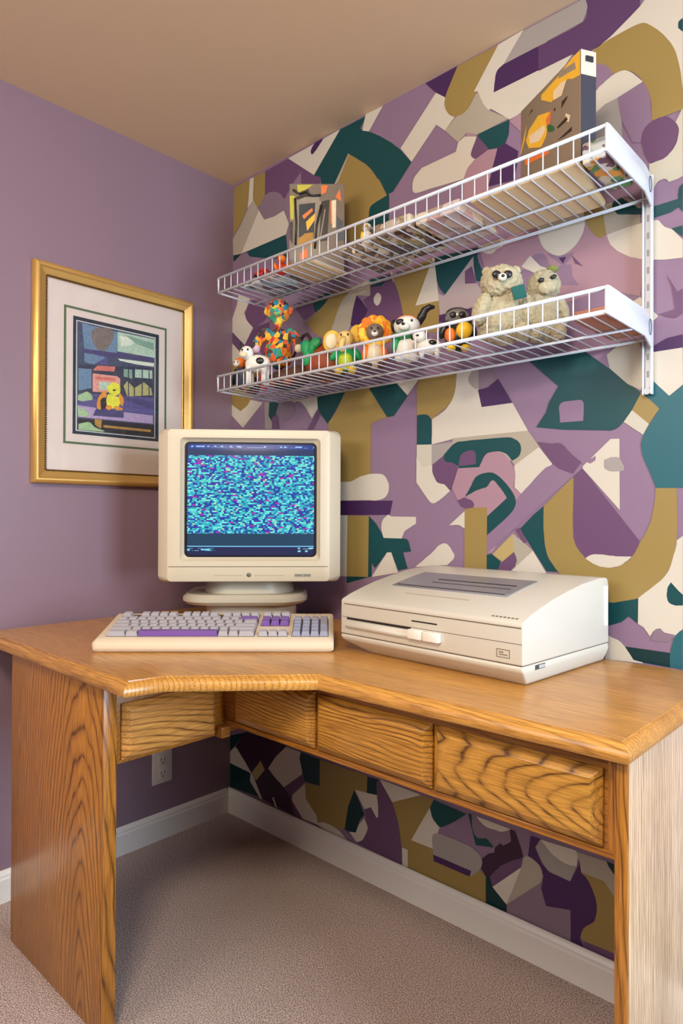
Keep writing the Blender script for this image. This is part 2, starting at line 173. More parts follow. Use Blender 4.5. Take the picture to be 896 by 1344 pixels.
N 703,319 753,322 740,313 743,272 701,267
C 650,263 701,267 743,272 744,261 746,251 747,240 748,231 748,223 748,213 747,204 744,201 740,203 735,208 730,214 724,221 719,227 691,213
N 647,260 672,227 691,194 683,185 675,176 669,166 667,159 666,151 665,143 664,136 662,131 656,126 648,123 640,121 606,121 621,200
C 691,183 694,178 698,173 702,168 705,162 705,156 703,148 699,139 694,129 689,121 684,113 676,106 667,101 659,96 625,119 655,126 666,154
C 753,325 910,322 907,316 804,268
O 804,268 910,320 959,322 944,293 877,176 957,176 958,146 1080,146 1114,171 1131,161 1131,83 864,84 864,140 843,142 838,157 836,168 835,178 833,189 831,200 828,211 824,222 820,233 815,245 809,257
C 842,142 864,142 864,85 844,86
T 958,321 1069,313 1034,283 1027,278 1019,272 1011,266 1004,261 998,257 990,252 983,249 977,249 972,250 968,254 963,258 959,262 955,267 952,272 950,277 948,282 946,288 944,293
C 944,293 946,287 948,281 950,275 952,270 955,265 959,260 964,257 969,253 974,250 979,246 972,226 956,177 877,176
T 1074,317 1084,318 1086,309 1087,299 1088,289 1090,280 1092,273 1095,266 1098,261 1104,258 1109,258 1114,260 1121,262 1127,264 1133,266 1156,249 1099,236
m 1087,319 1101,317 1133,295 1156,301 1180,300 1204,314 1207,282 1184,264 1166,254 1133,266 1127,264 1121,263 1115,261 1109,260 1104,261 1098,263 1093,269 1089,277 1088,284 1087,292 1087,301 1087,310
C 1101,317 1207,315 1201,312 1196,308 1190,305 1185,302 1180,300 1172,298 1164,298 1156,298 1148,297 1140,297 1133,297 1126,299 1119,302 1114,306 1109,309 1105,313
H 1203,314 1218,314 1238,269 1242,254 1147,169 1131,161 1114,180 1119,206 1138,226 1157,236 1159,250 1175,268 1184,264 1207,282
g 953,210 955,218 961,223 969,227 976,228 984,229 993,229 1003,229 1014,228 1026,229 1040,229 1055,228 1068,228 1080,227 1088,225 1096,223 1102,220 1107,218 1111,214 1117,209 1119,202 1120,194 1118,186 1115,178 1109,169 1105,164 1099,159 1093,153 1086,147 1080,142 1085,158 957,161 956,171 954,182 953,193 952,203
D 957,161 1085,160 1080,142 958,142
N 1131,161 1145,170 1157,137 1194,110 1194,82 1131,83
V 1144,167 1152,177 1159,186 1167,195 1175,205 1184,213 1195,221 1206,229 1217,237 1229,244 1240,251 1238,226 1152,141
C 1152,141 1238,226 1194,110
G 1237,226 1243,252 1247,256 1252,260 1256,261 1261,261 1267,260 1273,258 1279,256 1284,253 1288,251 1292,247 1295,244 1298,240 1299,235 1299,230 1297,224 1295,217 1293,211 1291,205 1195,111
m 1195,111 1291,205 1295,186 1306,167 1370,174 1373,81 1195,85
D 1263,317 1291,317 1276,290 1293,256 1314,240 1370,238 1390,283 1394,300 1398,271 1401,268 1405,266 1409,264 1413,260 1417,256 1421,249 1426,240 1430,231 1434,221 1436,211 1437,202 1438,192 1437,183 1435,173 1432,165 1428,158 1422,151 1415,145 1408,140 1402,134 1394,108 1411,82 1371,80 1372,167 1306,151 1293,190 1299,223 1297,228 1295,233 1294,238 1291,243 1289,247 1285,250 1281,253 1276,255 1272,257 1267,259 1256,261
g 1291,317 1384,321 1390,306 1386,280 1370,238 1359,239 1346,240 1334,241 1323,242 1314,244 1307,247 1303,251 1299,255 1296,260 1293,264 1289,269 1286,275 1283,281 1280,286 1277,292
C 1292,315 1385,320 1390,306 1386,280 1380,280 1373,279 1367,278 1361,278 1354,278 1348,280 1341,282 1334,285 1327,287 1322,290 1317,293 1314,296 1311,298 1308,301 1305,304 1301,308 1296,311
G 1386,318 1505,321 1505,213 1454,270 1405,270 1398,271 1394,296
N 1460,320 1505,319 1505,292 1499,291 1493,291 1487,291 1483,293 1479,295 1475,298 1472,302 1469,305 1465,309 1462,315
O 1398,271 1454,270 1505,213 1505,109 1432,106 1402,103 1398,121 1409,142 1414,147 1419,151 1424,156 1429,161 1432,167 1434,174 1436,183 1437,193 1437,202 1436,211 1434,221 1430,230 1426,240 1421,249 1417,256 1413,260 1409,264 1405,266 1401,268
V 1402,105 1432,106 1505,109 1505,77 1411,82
'''
ART_DATA='''
B -629,1778 -344,1770 -344,1419 -628,1417
b -613,1768 -489,1763 -491,1687 -605,1685
A -581,1744 -578,1750 -573,1755 -567,1760 -560,1763 -552,1766 -544,1768 -535,1769 -525,1770 -517,1769 -510,1767 -506,1763 -504,1757 -503,1751 -504,1743 -506,1736 -510,1727 -515,1717 -522,1707 -529,1698 -535,1692 -542,1690 -549,1690 -557,1692 -563,1695 -568,1700 -573,1707 -577,1716 -580,1726 -581,1736
g -489,1765 -349,1767 -348,1702 -489,1699
c -480,1753 -427,1755 -432,1734 -476,1718
t -463,1760 -353,1753 -353,1728 -418,1737
v -605,1681 -523,1673 -524,1649 -604,1643
b -605,1674 -531,1671 -572,1641 -604,1643
U -613,1686 -351,1701 -351,1687 -613,1672
c -488,1675 -351,1683 -351,1670 -418,1667 -480,1669
N -624,1632 -348,1666 -350,1557 -626,1540
b -624,1620 -580,1624 -580,1562 -624,1548
s -560,1639 -497,1646 -501,1629 -576,1621
R -576,1611 -490,1615 -479,1608 -479,1560 -576,1551
s -568,1602 -497,1608 -499,1597 -568,1593
g -553,1587 -505,1590 -505,1565 -553,1561
t -466,1643 -435,1646 -435,1615 -466,1618
y -466,1586 -453,1604 -426,1584 -390,1610 -362,1593 -357,1569 -453,1552
g -426,1649 -358,1656 -357,1627 -426,1621
N -473,1658 -469,1658 -468,1542 -472,1541
N -451,1661 -447,1662 -446,1544 -450,1544
N -429,1663 -424,1664 -424,1547 -428,1547
N -399,1664 -395,1665 -394,1551 -399,1551
N -372,1667 -368,1667 -367,1553 -371,1552
v -624,1540 -352,1561 -354,1469 -625,1463
U -620,1518 -555,1530 -461,1538 -352,1519 -352,1544 -461,1550 -620,1529
p -627,1501 -470,1497 -354,1498 -354,1469 -625,1463
U -563,1498 -466,1501 -465,1477 -575,1473
l -626,1532 -619,1536 -611,1540 -604,1545 -598,1548 -592,1548 -583,1544 -577,1535 -576,1527 -579,1524 -585,1522 -593,1520 -601,1518 -608,1515 -626,1517
l -625,1498 -587,1483 -591,1467 -625,1467
K -627,1459 -347,1465 -347,1421 -627,1419
l -623,1441 -616,1443 -608,1446 -601,1448 -593,1450 -587,1450 -580,1447 -574,1440 -567,1435 -560,1433 -552,1431 -544,1429 -538,1428 -534,1426 -534,1425 -540,1424 -546,1423 -623,1422
o -569,1462 -544,1463 -546,1433 -567,1443
o -538,1446 -361,1447 -363,1439 -538,1438
Y -526,1573 -521,1580 -513,1588 -505,1592 -497,1593 -489,1591 -483,1588 -480,1581 -478,1572 -479,1564 -483,1557 -489,1551 -496,1548 -503,1548 -511,1551 -518,1555 -522,1560 -526,1567
K -507,1566 -505,1568 -501,1569 -498,1570 -496,1569 -494,1568 -494,1566 -496,1565 -500,1563 -503,1563 -505,1563 -507,1565
Y -522,1550 -514,1551 -505,1548 -496,1546 -489,1546 -483,1547 -479,1544 -478,1536 -479,1525 -483,1515 -490,1510 -500,1505 -509,1504 -516,1506 -524,1511 -528,1518 -529,1524 -528,1531 -527,1539 -525,1546
Z -551,1542 -546,1549 -539,1557 -534,1560 -531,1558 -528,1553 -528,1545 -530,1540 -534,1534 -538,1528 -542,1521 -545,1516 -547,1507 -547,1500 -549,1496 -553,1495 -558,1498 -561,1502 -562,1509 -561,1518 -559,1526 -557,1532 -555,1537
Z -483,1560 -478,1558 -471,1550 -466,1542 -465,1533 -467,1523 -470,1517 -473,1517 -476,1520 -479,1524 -480,1530 -482,1539 -483,1548 -484,1555
Z -532,1509 -527,1512 -519,1514 -513,1514 -510,1512 -508,1508 -509,1504 -512,1501 -517,1498 -521,1497 -526,1500 -531,1505
Z -500,1513 -495,1514 -486,1513 -479,1512 -473,1510 -468,1508 -468,1505 -474,1503 -484,1501 -492,1500 -497,1504 -500,1509
K -549,1527 -544,1533 -538,1537 -532,1537 -529,1530 -527,1519 -528,1510 -532,1503 -539,1497 -544,1496 -546,1500 -548,1506 -549,1514 -549,1521
'''
LB_DATA='''
1 31,217 81,223 94,150 78,115 30,115
0 15,229 29,234 29,79 16,79
0 81,223 100,230 91,105 76,102
0 30,239 93,246 94,226 30,219
2 24,279 74,280 49,262 42,249 27,244
2 1,245 17,245 13,169 4,172
3 17,237 58,268 63,252 97,243 49,241 30,233
4 40,182 71,207 73,198 46,172
5 52,163 81,191 79,169 56,135
6 27,108 49,127 75,131 75,89 29,86
4 34,64 56,83 59,54 34,44
3 100,227 125,233 119,105 94,102
0 110,204 113,204 100,118 96,118
4 98,278 120,278 113,255 100,249
4 144,241 157,268 162,228
7 132,230 146,233 145,147 134,144
4 128,227 132,230 134,156 129,160
8 148,182 167,166 170,106 148,105
3 1,162 11,164 11,92 1,111
'''
RB_DATA='''
5 88,237 152,240 204,249 232,247 232,194 207,201 189,212 129,196 88,226
0 156,247 214,234 218,216 189,225 156,233
7 137,217 167,219 184,213 167,189 137,196
5 24,163 37,183 76,196 121,179 109,129 89,114 37,139
7 37,168 101,160 105,146 80,133 42,147
4 107,169 129,180 123,150 109,155
9 113,153 120,150 130,143 137,137 140,132 141,128 139,126 132,127 122,132 115,137 112,143 111,150
3 33,218 50,228 53,221 42,221
3 137,175 146,174 141,167
3 167,175 190,175 186,170 166,160
7 182,140 199,126 194,114 181,123
3 150,127 186,131 190,121 153,122
3 152,96 204,98 204,89 179,91
5 1,147 28,203 20,168 1,141
4 20,120 121,92 121,82 20,105
'''
PR_LOC=(0.9436,-.3866,.81); PR_YAW=-3.5; PR_W=.515
import bpy, bmesh, math, random
from mathutils import Vector, Matrix, Euler
from mathutils.geometry import tessellate_polygon
PI=math.pi
S=bpy.context.scene; COL=S.collection
rnd=random.Random(7)
# ------------------------------------------------------------------ helpers
def s2l(c):
    return tuple(((v/255)/12.92 if v/255<=.04045 else ((v/255+.055)/1.055)**2.4) for v in c)+(1,)
MATS={}
def mat(name,rgb=(200,200,200),rough=.5,metal=0,spec=.5,emit=None,es=1,noise=0,nscale=20,bump=0,bscale=200,coat=0,trans=0,sheen=0):
    if name in MATS: return MATS[name]
    m=bpy.data.materials.new(name); m.use_nodes=True; nt=m.node_tree; b=nt.nodes['Principled BSDF']
    b.inputs['Base Color'].default_value=s2l(rgb); b.inputs['Roughness'].default_value=rough
    b.inputs['Metallic'].default_value=metal; b.inputs['Specular IOR Level'].default_value=spec
    b.inputs['Coat Weight'].default_value=coat; b.inputs['Transmission Weight'].default_value=trans
    b.inputs['Sheen Weight'].default_value=sheen
    if emit: b.inputs['Emission Color'].default_value=s2l(emit); b.inputs['Emission Strength'].default_value=es
    tc=nt.nodes.new('ShaderNodeTexCoord')
    if noise:
        n=nt.nodes.new('ShaderNodeTexNoise'); n.inputs['Scale'].default_value=nscale; n.inputs['Detail'].default_value=4
        nt.links.new(tc.outputs['Object'],n.inputs['Vector'])
        mx=nt.nodes.new('ShaderNodeMix'); mx.data_type='RGBA'
        a=s2l(rgb); mx.inputs[6].default_value=tuple(v*(1-noise) for v in a[:3])+(1,); mx.inputs[7].default_value=tuple(min(1,v*(1+noise)) for v in a[:3])+(1,)
        nt.links.new(n.outputs['Fac'],mx.inputs[0]); nt.links.new(mx.outputs[2],b.inputs['Base Color'])
    if bump:
        n=nt.nodes.new('ShaderNodeTexNoise'); n.inputs['Scale'].default_value=bscale; n.inputs['Detail'].default_value=3
        nt.links.new(tc.outputs['Object'],n.inputs['Vector'])
        bp=nt.nodes.new('ShaderNodeBump'); bp.inputs['Strength'].default_value=bump; bp.inputs['Distance'].default_value=.002
        nt.links.new(n.outputs['Fac'],bp.inputs['Height']); nt.links.new(bp.outputs['Normal'],b.inputs['Normal'])
    MATS[name]=m; return m
def oak(name,g,c1,c2,light=(204,146,68),dark=(112,62,18),slope=0,y0=.6,z0=0,kx=0,g0=0,freq=100,warp=.02,strength=.8,rough=.26):
    """oak: grain along axis g; growth rings are distances measured in the c1/c2 section, plus pores and streaks"""
    m=bpy.data.materials.new(name); m.use_nodes=True; nt=m.node_tree; b=nt.nodes['Principled BSDF']; L=nt.links.new; N=nt.nodes.new
    def V(x):
        return x
    def mt(op,*a):
        n=N('ShaderNodeMath'); n.operation=op
        for i,v in enumerate(a):
            if isinstance(v,(int,float)): n.inputs[i].default_value=v
            else: L(v,n.inputs[i])
        return n.outputs[0]
    tc=N('ShaderNodeTexCoord'); sp=N('ShaderNodeSeparateXYZ'); L(tc.outputs['Object'],sp.inputs[0])
    G=sp.outputs[g];A=sp.outputs[c1];B=sp.outputs[c2]
    def noise(sg,sc,sc2,det=3,rough_=.5,seed=0):
        c=N('ShaderNodeCombineXYZ'); L(mt('MULTIPLY_ADD',G,sg,seed),c.inputs[0]); L(mt('MULTIPLY',A,sc),c.inputs[1]); L(mt('MULTIPLY',B,sc2),c.inputs[2])
        n=N('ShaderNodeTexNoise'); n.inputs['Scale'].default_value=1; n.inputs['Detail'].default_value=det; n.inputs['Roughness'].default_value=rough_; L(c.outputs[0],n.inputs['Vector']); return n.outputs['Fac']
    w1=noise(2.2,7,7,2,.5,3); w2=noise(9,40,40,2,.5,7)
    Y=mt('ADD',mt('SUBTRACT',A,y0),mt('MULTIPLY',G,slope))
    Z=mt('ADD',mt('SUBTRACT',B,z0),mt('MULTIPLY',mt('SUBTRACT',G,g0),kx))
    r=mt('SQRT',mt('ADD',mt('MULTIPLY',Y,Y),mt('MULTIPLY',Z,Z)))
    r=mt('ADD',mt('ADD',r,mt('MULTIPLY',w1,warp*4)),mt('MULTIPLY',w2,warp*.35))
    fr=mt('FRACT',mt('MULTIPLY',r,freq))
    rp=N('ShaderNodeValToRGB'); L(fr,rp.inputs[0]); e=rp.color_ramp.elements
    e[0].position=0; e[0].color=(.55,)*3+(1,); e[1].position=1; e[1].color=(.7,)*3+(1,)
    for p_,v in ((.10,.25),(.28,.05),(.60,.0),(.80,.35),(.90,1.0),(.95,1.0)):
        q=rp.color_ramp.elements.new(p_); q.color=(v,v,v,1)
    st=noise(2.0,55,55,4,.6,1); po=noise(16,520,520,3,.6,5); br=noise(.9,9,9,2,.5,11)
    def rng(x,a_,b_,c_,d_):
        n=N('ShaderNodeMapRange'); L(x,n.inputs[0])
        for i,v in enumerate((a_,b_,c_,d_),1): n.inputs[i].default_value=v
        return n.outputs[0]
    stf=rng(st,.32,.68,.25,1.25)
    fac=N('ShaderNodeMath'); fac.operation='MULTIPLY'; fac.use_clamp=True; L(mt('MULTIPLY',rp.outputs[0],stf),fac.inputs[0]); fac.inputs[1].default_value=strength
    mx=N('ShaderNodeMix'); mx.data_type='RGBA'; L(fac.outputs[0],mx.inputs[0]); mx.inputs[6].default_value=s2l(light); mx.inputs[7].default_value=s2l(dark)
    k=mt('MULTIPLY',mt('MULTIPLY',rng(po,.36,.56,.62,1.05),rng(st,.3,.7,.82,1.12)),rng(br,.3,.7,.86,1.1))
    cc=N('ShaderNodeCombineXYZ'); L(k,cc.inputs[0]); L(mt('POWER',k,1.15),cc.inputs[1]); L(mt('POWER',k,1.35),cc.inputs[2])
    mm=N('ShaderNodeMix'); mm.data_type='RGBA'; mm.blend_type='MULTIPLY'; mm.inputs[0].default_value=1; L(mx.outputs[2],mm.inputs[6]); L(cc.outputs[0],mm.inputs[7])
    L(mm.outputs[2],b.inputs['Base Color'])
    bp=N('ShaderNodeBump'); bp.inputs['Strength'].default_value=.15; bp.inputs['Distance'].default_value=.0008; L(po,bp.inputs['Height']); L(bp.outputs['Normal'],b.inputs['Normal'])
    b.inputs['Roughness'].default_value=rough+.06; b.inputs['Coat Weight'].default_value=.25; b.inputs['Coat Roughness'].default_value=.2
    return m
def link(name,bm,m,parent=None,smooth=False,loc=None,rotz=None,flip=True):
    me=bpy.data.meshes.new(name)
    if flip: bmesh.ops.recalc_face_normals(bm,faces=bm.faces)
    bm.normal_update(); bm.to_mesh(me); bm.free()
    o=bpy.data.objects.new(name,me); COL.objects.link(o)
    if m is not None:
        for mm in (m if isinstance(m,(list,tuple)) else [m]): me.materials.append(mm)
    if parent is not None: o.parent=parent
    if smooth:
        for p in me.polygons: p.use_smooth=True
        if smooth!='all':
            md=o.modifiers.new('edges','EDGE_SPLIT'); md.split_angle=math.radians(35)
    if loc is not None: o.location=loc
    if rotz is not None: o.rotation_euler=(0,0,rotz)
    return o
def thing(name,label,cat,loc=(0,0,0),rotz=0,group=None):
    o=bpy.data.objects.new(name,None); COL.objects.link(o); o.empty_display_size=.05
    o.location=loc; o.rotation_euler=(0,0,rotz); o['label']=label; o['category']=cat
    if group: o['group']=group
    return o
def tag(o,label,cat,group=None):
    o['label']=label; o['category']=cat
    if group: o['group']=group
    return o
def struct(name,bm,m,**k):
    o=link(name,bm,m,**k); o['kind']='structure'; return o
def box(bm,a,b,mi=0):
    x0,y0,z0=a;x1,y1,z1=b
    v=[bm.verts.new(c) for c in ((x0,y0,z0),(x1,y0,z0),(x1,y1,z0),(x0,y1,z0),(x0,y0,z1),(x1,y0,z1),(x1,y1,z1),(x0,y1,z1))]
    fs=[bm.faces.new([v[i] for i in q]) for q in ((3,2,1,0),(4,5,6,7),(0,1,5,4),(1,2,6,5),(2,3,7,6),(3,0,4,7))]
    for f in fs: f.material_index=mi
    return v
def bev(o,w,seg=3,ang=35):
    m=o.modifiers.new('bevel','BEVEL'); m.width=w; m.segments=seg; m.limit_method='ANGLE'; m.angle_limit=math.radians(ang); m.harden_normals=False
    for p in o.data.polygons: p.use_smooth=True
    n=o.modifiers.new('edges','EDGE_SPLIT'); n.split_angle=math.radians(40)
    return o
def tube(bm,pts,r,n=8,closed=False,r2=None,mi=0):
    pts=[Vector(p) for p in pts]; rings=[]; N=len(pts)
    prev=None
    for i,p in enumerate(pts):
        if closed: t=(pts[(i+1)%N]-pts[i-1])
        else: t=(pts[min(i+1,N-1)]-pts[max(i-1,0)])
        t.normalize()
        if prev is None:
            a=Vector((0,0,1)) if abs(t.z)<.9 else Vector((1,0,0)); u=t.cross(a).normalized()
        else:
            u=(prev-t*prev.dot(t)).normalized()
        prev=u; w=t.cross(u)
        rr=r[i] if isinstance(r,(list,tuple)) else r
        rings.append([bm.verts.new(p+(u*math.cos(2*PI*k/n)+w*math.sin(2*PI*k/n))*rr) for k in range(n)])
    for i in range(N-1 if not closed else N):
        A=rings[i];B=rings[(i+1)%N]
        for k in range(n):
            f=bm.faces.new((A[k],A[(k+1)%n],B[(k+1)%n],B[k])); f.material_index=mi; f.smooth=True
    if not closed:
        bm.faces.new(rings[0][::-1]).material_index=mi; bm.faces.new(rings[-1]).material_index=mi
def ell(bm,c,r,rot=(0,0,0),sub=3,mi=0):
    M=Matrix.Translation(c)@Euler(rot).to_matrix().to_4x4()@Matrix.Diagonal((r[0],r[1],r[2],1))
    g=bmesh.ops.create_icosphere(bm,subdivisions=sub,radius=1,matrix=M)
    for v in g['verts']:
        for f in v.link_faces: f.material_index=mi; f.smooth=True
def prism(bm,poly,z0,z1,mi=0):
    a=[bm.verts.new((x,y,z0)) for x,y in poly]; b=[bm.verts.new((x,y,z1)) for x,y in poly]; n=len(poly)
    bm.faces.new(a[::-1]).material_index=mi; bm.faces.new(b).material_index=mi
    for i in range(n): bm.faces.new((a[i],a[(i+1)%n],b[(i+1)%n],b[i])).material_index=mi
def extx(bm,prof,x0,x1,mi=0):
    """profile of (y,z) points swept along x"""
    a=[bm.verts.new((x0,y,z)) for y,z in prof]; b=[bm.verts.new((x1,y,z)) for y,z in prof]; n=len(prof)
    bm.faces.new(a).material_index=mi; bm.faces.new(b[::-1]).material_index=mi
    for i in range(n): bm.faces.new((a[i],b[i],b[(i+1)%n],a[(i+1)%n])).material_index=mi
def rrect(w,h,r,n=5,cx=0,cz=0):
    o=[]
    for (sx,sz,a0) in ((1,1,0),(-1,1,90),(-1,-1,180),(1,-1,270)):
        for k in range(n+1):
            a=math.radians(a0+90*k/n); o.append((cx+sx*(w/2-r)+r*math.cos(a),cz+sz*(h/2-r)+r*math.sin(a)))
    return o
def loft(bm,rings,cap0=True,cap1=True,mi=0):
    V=[[bm.verts.new(p) for p in R] for R in rings]; n=len(V[0])
    for A,B in zip(V,V[1:]):
        for k in range(n): bm.faces.new((A[k],A[(k+1)%n],B[(k+1)%n],B[k])).material_index=mi
    if cap0: bm.faces.new(V[0]).material_index=mi
    if cap1: bm.faces.new(V[-1][::-1]).material_index=mi
# ------------------------------------------------------------------ camera (level, 24 mm-like lens)
F_PX=871.58; yaw=.74795792; pit=.00563218887; rol=.00378893
fw=Vector((-math.sin(yaw)*math.cos(pit),math.cos(yaw)*math.cos(pit),math.sin(pit)))
r0=Vector((math.cos(yaw),math.sin(yaw),0)); u0=r0.cross(fw)
rr=r0*math.cos(rol)+u0*math.sin(rol); uu=-r0*math.sin(rol)+u0*math.cos(rol)
cd=bpy.data.cameras.new('camera'); co=bpy.data.objects.new('camera',cd); COL.objects.link(co)
M=Matrix(((rr.x,uu.x,-fw.x,2.08018954),(rr.y,uu.y,-fw.y,-1.61111622),(rr.z,uu.z,-fw.z,1.14866778),(0,0,0,1)))
co.matrix_world=M; cd.sensor_fit='VERTICAL'; cd.sensor_height=36; cd.lens=F_PX/1344*36; cd.clip_start=.02; cd.clip_end=50
S.camera=co
# ------------------------------------------------------------------ room
H=2.44; RX=3.6; RY=-3.4
PAL=dict(M=(138,112,138),m=(132,112,128),V=(104,72,106),D=(68,36,84),E=(88,58,98),T=(8,68,72),N=(6,48,52),t=(36,96,106),O=(152,128,72),o=(180,158,104),C=(206,198,184),c=(196,190,174),G=(170,160,144),g=(158,150,146),P=(166,130,144),p=(172,156,158),H=(56,32,54))  # t is the teal T with the light falling on it painted in
wm=[];widx={}
for k,c in PAL.items():
    widx[k]=len(wm); wm.append(mat('wallpaper_'+{'M':'mauve','m':'dusty_mauve','V':'violet','D':'dark_purple','E':'plum','T':'teal','N':'dark_teal','t':'lit_teal','O':'olive','o':'pale_olive','C':'cream','c':'bone','G':'taupe','g':'grey_taupe','P':'rose','p':'pale_rose','H':'aubergine'}[k],c,rough=.42,noise=.04,nscale=2.5,spec=.35))
bm=bmesh.new(); box(bm,(0,0,0),(RX,.1,H),widx['M'])
def flat(bm,pts,f3,mi,want):
    """fill one flat outline with triangles facing the given way"""
    P=[Vector((a_,b_,0)) for a_,b_ in pts]
    tri=tessellate_polygon([P]); vs=[bm.verts.new(f3(a_,b_)) for a_,b_ in pts]
    for t_ in tri:
        A,B,C_=(vs[i] for i in t_)
        if (B.co-A.co).cross(C_.co-A.co).length<1e-9: continue
        nrm=(B.co-A.co).cross(C_.co-A.co)
        try: f=bm.faces.new((A,B,C_) if nrm.dot(want)>0 else (A,C_,B))
        except ValueError: continue
        f.material_index=mi
REP=1.66   # the paper repeats along the wall
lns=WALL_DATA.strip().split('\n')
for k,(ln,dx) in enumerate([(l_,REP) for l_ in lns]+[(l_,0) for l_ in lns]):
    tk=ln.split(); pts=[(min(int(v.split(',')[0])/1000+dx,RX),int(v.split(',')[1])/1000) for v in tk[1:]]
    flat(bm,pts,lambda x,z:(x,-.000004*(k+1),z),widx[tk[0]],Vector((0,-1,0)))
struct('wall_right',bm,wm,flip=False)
lw=mat('purple_wall_paint',(138,114,128),rough=.4,noise=.03,nscale=3,bump=.05,bscale=300,spec=.4)
bm=bmesh.new(); box(bm,(-.1,RY,0),(0,0.1,H)); struct('wall_left',bm,lw)
cm=mat('tan_ceiling_paint',(222,190,154),rough=.6,bump=.08,bscale=250)
bm=bmesh.new(); box(bm,(-.1,RY,H),(RX,.1,H+.08)); struct('ceiling',bm,cm)
# carpet
m=bpy.data.materials.new('beige_carpet'); m.use_nodes=True; nt=m.node_tree; b=nt.nodes['Principled BSDF']; L=nt.links.new; N=nt.nodes.new
tc=N('ShaderNodeTexCoord'); vo=N('ShaderNodeTexVoronoi'); vo.inputs['Scale'].default_value=380; L(tc.outputs['Object'],vo.inputs['Vector'])
nz=N('ShaderNodeTexNoise'); nz.inputs['Scale'].default_value=330; nz.inputs['Detail'].default_value=3; L(tc.outputs['Object'],nz.inputs['Vector'])
rp=N('ShaderNodeValToRGB'); e=rp.color_ramp.elements; e[0].position=.34; e[0].color=s2l((100,72,68)); e[1].position=.62; e[1].color=s2l((250,222,210))
L(nz.outputs['Fac'],rp.inputs[0]); L(rp.outputs[0],b.inputs['Base Color']); b.inputs['Roughness'].default_value=1; b.inputs['Specular IOR Level'].default_value=.1; b.inputs['Sheen Weight'].default_value=.2
ad=N('ShaderNodeMath'); ad.operation='SUBTRACT'; L(nz.outputs['Fac'],ad.inputs[0]); L(vo.outputs['Distance'],ad.inputs[1])
bp=N('ShaderNodeBump'); bp.inputs['Strength'].default_value=.9; bp.inputs['Distance'].default_value=.006; L(ad.outputs[0],bp.inputs['Height']); L(bp.outputs['Normal'],b.inputs['Normal'])
bm=bmesh.new(); box(bm,(-.1,RY,-.06),(RX,.1,0)); struct('floor',bm,m)
white=mat('white_trim_paint',(232,226,220),rough=.35,spec=.5)
def baseboard(name,a,b,nrm):
    bm=bmesh.new(); prof=[(0,0),(.014,0),(.014,.068),(.0115,.074),(.0115,.080),(.007,.088),(.003,.092),(0,.092)]
    A=Vector(a);B=Vector(b);n=Vector(nrm)
    ra=[A+n*p+Vector((0,0,z)) for p,z in prof]; rb=[B+n*p+Vector((0,0,z)) for p,z in prof]
    loft(bm,[ra,rb]); return struct(name,bm,white)
baseboard('baseboard_right',(.0,-.0062,.0),(RX,-.0062,.0),(0,-1,0))
baseboard('baseboard_left',(.0,RY,.0),(.0,-.02,.0),(1,0,0))
# ------------------------------------------------------------------ corner desk
ZT=.81; ZU=.778
OX=oak('oak_top_grain_along_right_wall',0,1,2,y0=.9,z0=.8,slope=.05,freq=105,light=(208,150,70),dark=(104,60,20),warp=.012,strength=.6)
OZ=oak('oak_upright_grain',2,0,1,y0=.61,z0=-.885,kx=.16,g0=-.15,freq=80,light=(184,122,44),dark=(78,42,10),warp=.016,strength=.9)
OA=oak('oak_apron',0,2,1,y0=.1,z0=-.55,freq=90,light=(176,114,38),dark=(88,46,10),warp=.012,strength=.6)
OD=oak('oak_drawer_straight',0,2,1,y0=.1,z0=-.57,slope=.03,freq=125,light=(196,138,54),dark=(84,46,10),warp=.018,strength=1.0)
OY=oak('oak_drawer_left',1,2,0,y0=-.1,z0=.71,slope=.2,freq=66,light=(214,152,76),dark=(112,66,26),warp=.014,strength=.95)
OC=oak('oak_drawer_cathedral',0,2,1,y0=.685,z0=-.574,kx=.24,g0=1.80,freq=88,light=(204,148,62),dark=(88,50,12),warp=.012,strength=.95)
OE=oak('oak_endpanel_daylit',2,1,0,y0=.5,z0=1.71,freq=90,light=(214,184,150),dark=(150,110,76),warp=.012,strength=.7)  # same oak made paler: window light on the outer face painted into the colour
desk=thing('corner_desk','golden oak L-shaped corner desk with drawers and solid end panels, filling the corner','desk',(0,0,0))
A0=(0.008,-.915);A=(.852,-.928);Bp=(.868,-.845);Cp=(1.088,-.615);D=(1.724,-.600)
out=[(0.006,-.006),(0.006,-.915),A,Bp,Cp,D,(1.724,-.006)]
# bullnose: offset rings
def inset(poly,d):
    n=len(poly);o=[]
    for i in range(n):
        p0=Vector(poly[i-1]);p1=Vector(poly[i]);p2=Vector(poly[(i+1)%n])
        e1=(p1-p0).normalized();e2=(p2-p1).normalized()
        n1=Vector((-e1.y,e1.x));n2=Vector((-e2.y,e2.x))
        k=(n1+n2)/(1+n1.dot(n2)); o.append(p1+k*d)
    return o
bm=bmesh.new()
rings=[]
T=ZT-ZU
for ins,z in ((.010,ZU),(.003,ZU+.0015),(0,ZU+.006),(0,ZU+.013),(.002,ZU+.019),(.006,ZU+.0245),(.011,ZU+.028),(.016,ZU+.0295),(.0165,ZU+.0318),(.019,ZT)):
    rings.append([Vector((p.x,p.y,z)) for p in inset(out,ins)])
loft(bm,rings)
o=link('tabletop',bm,OX,desk,smooth=True)
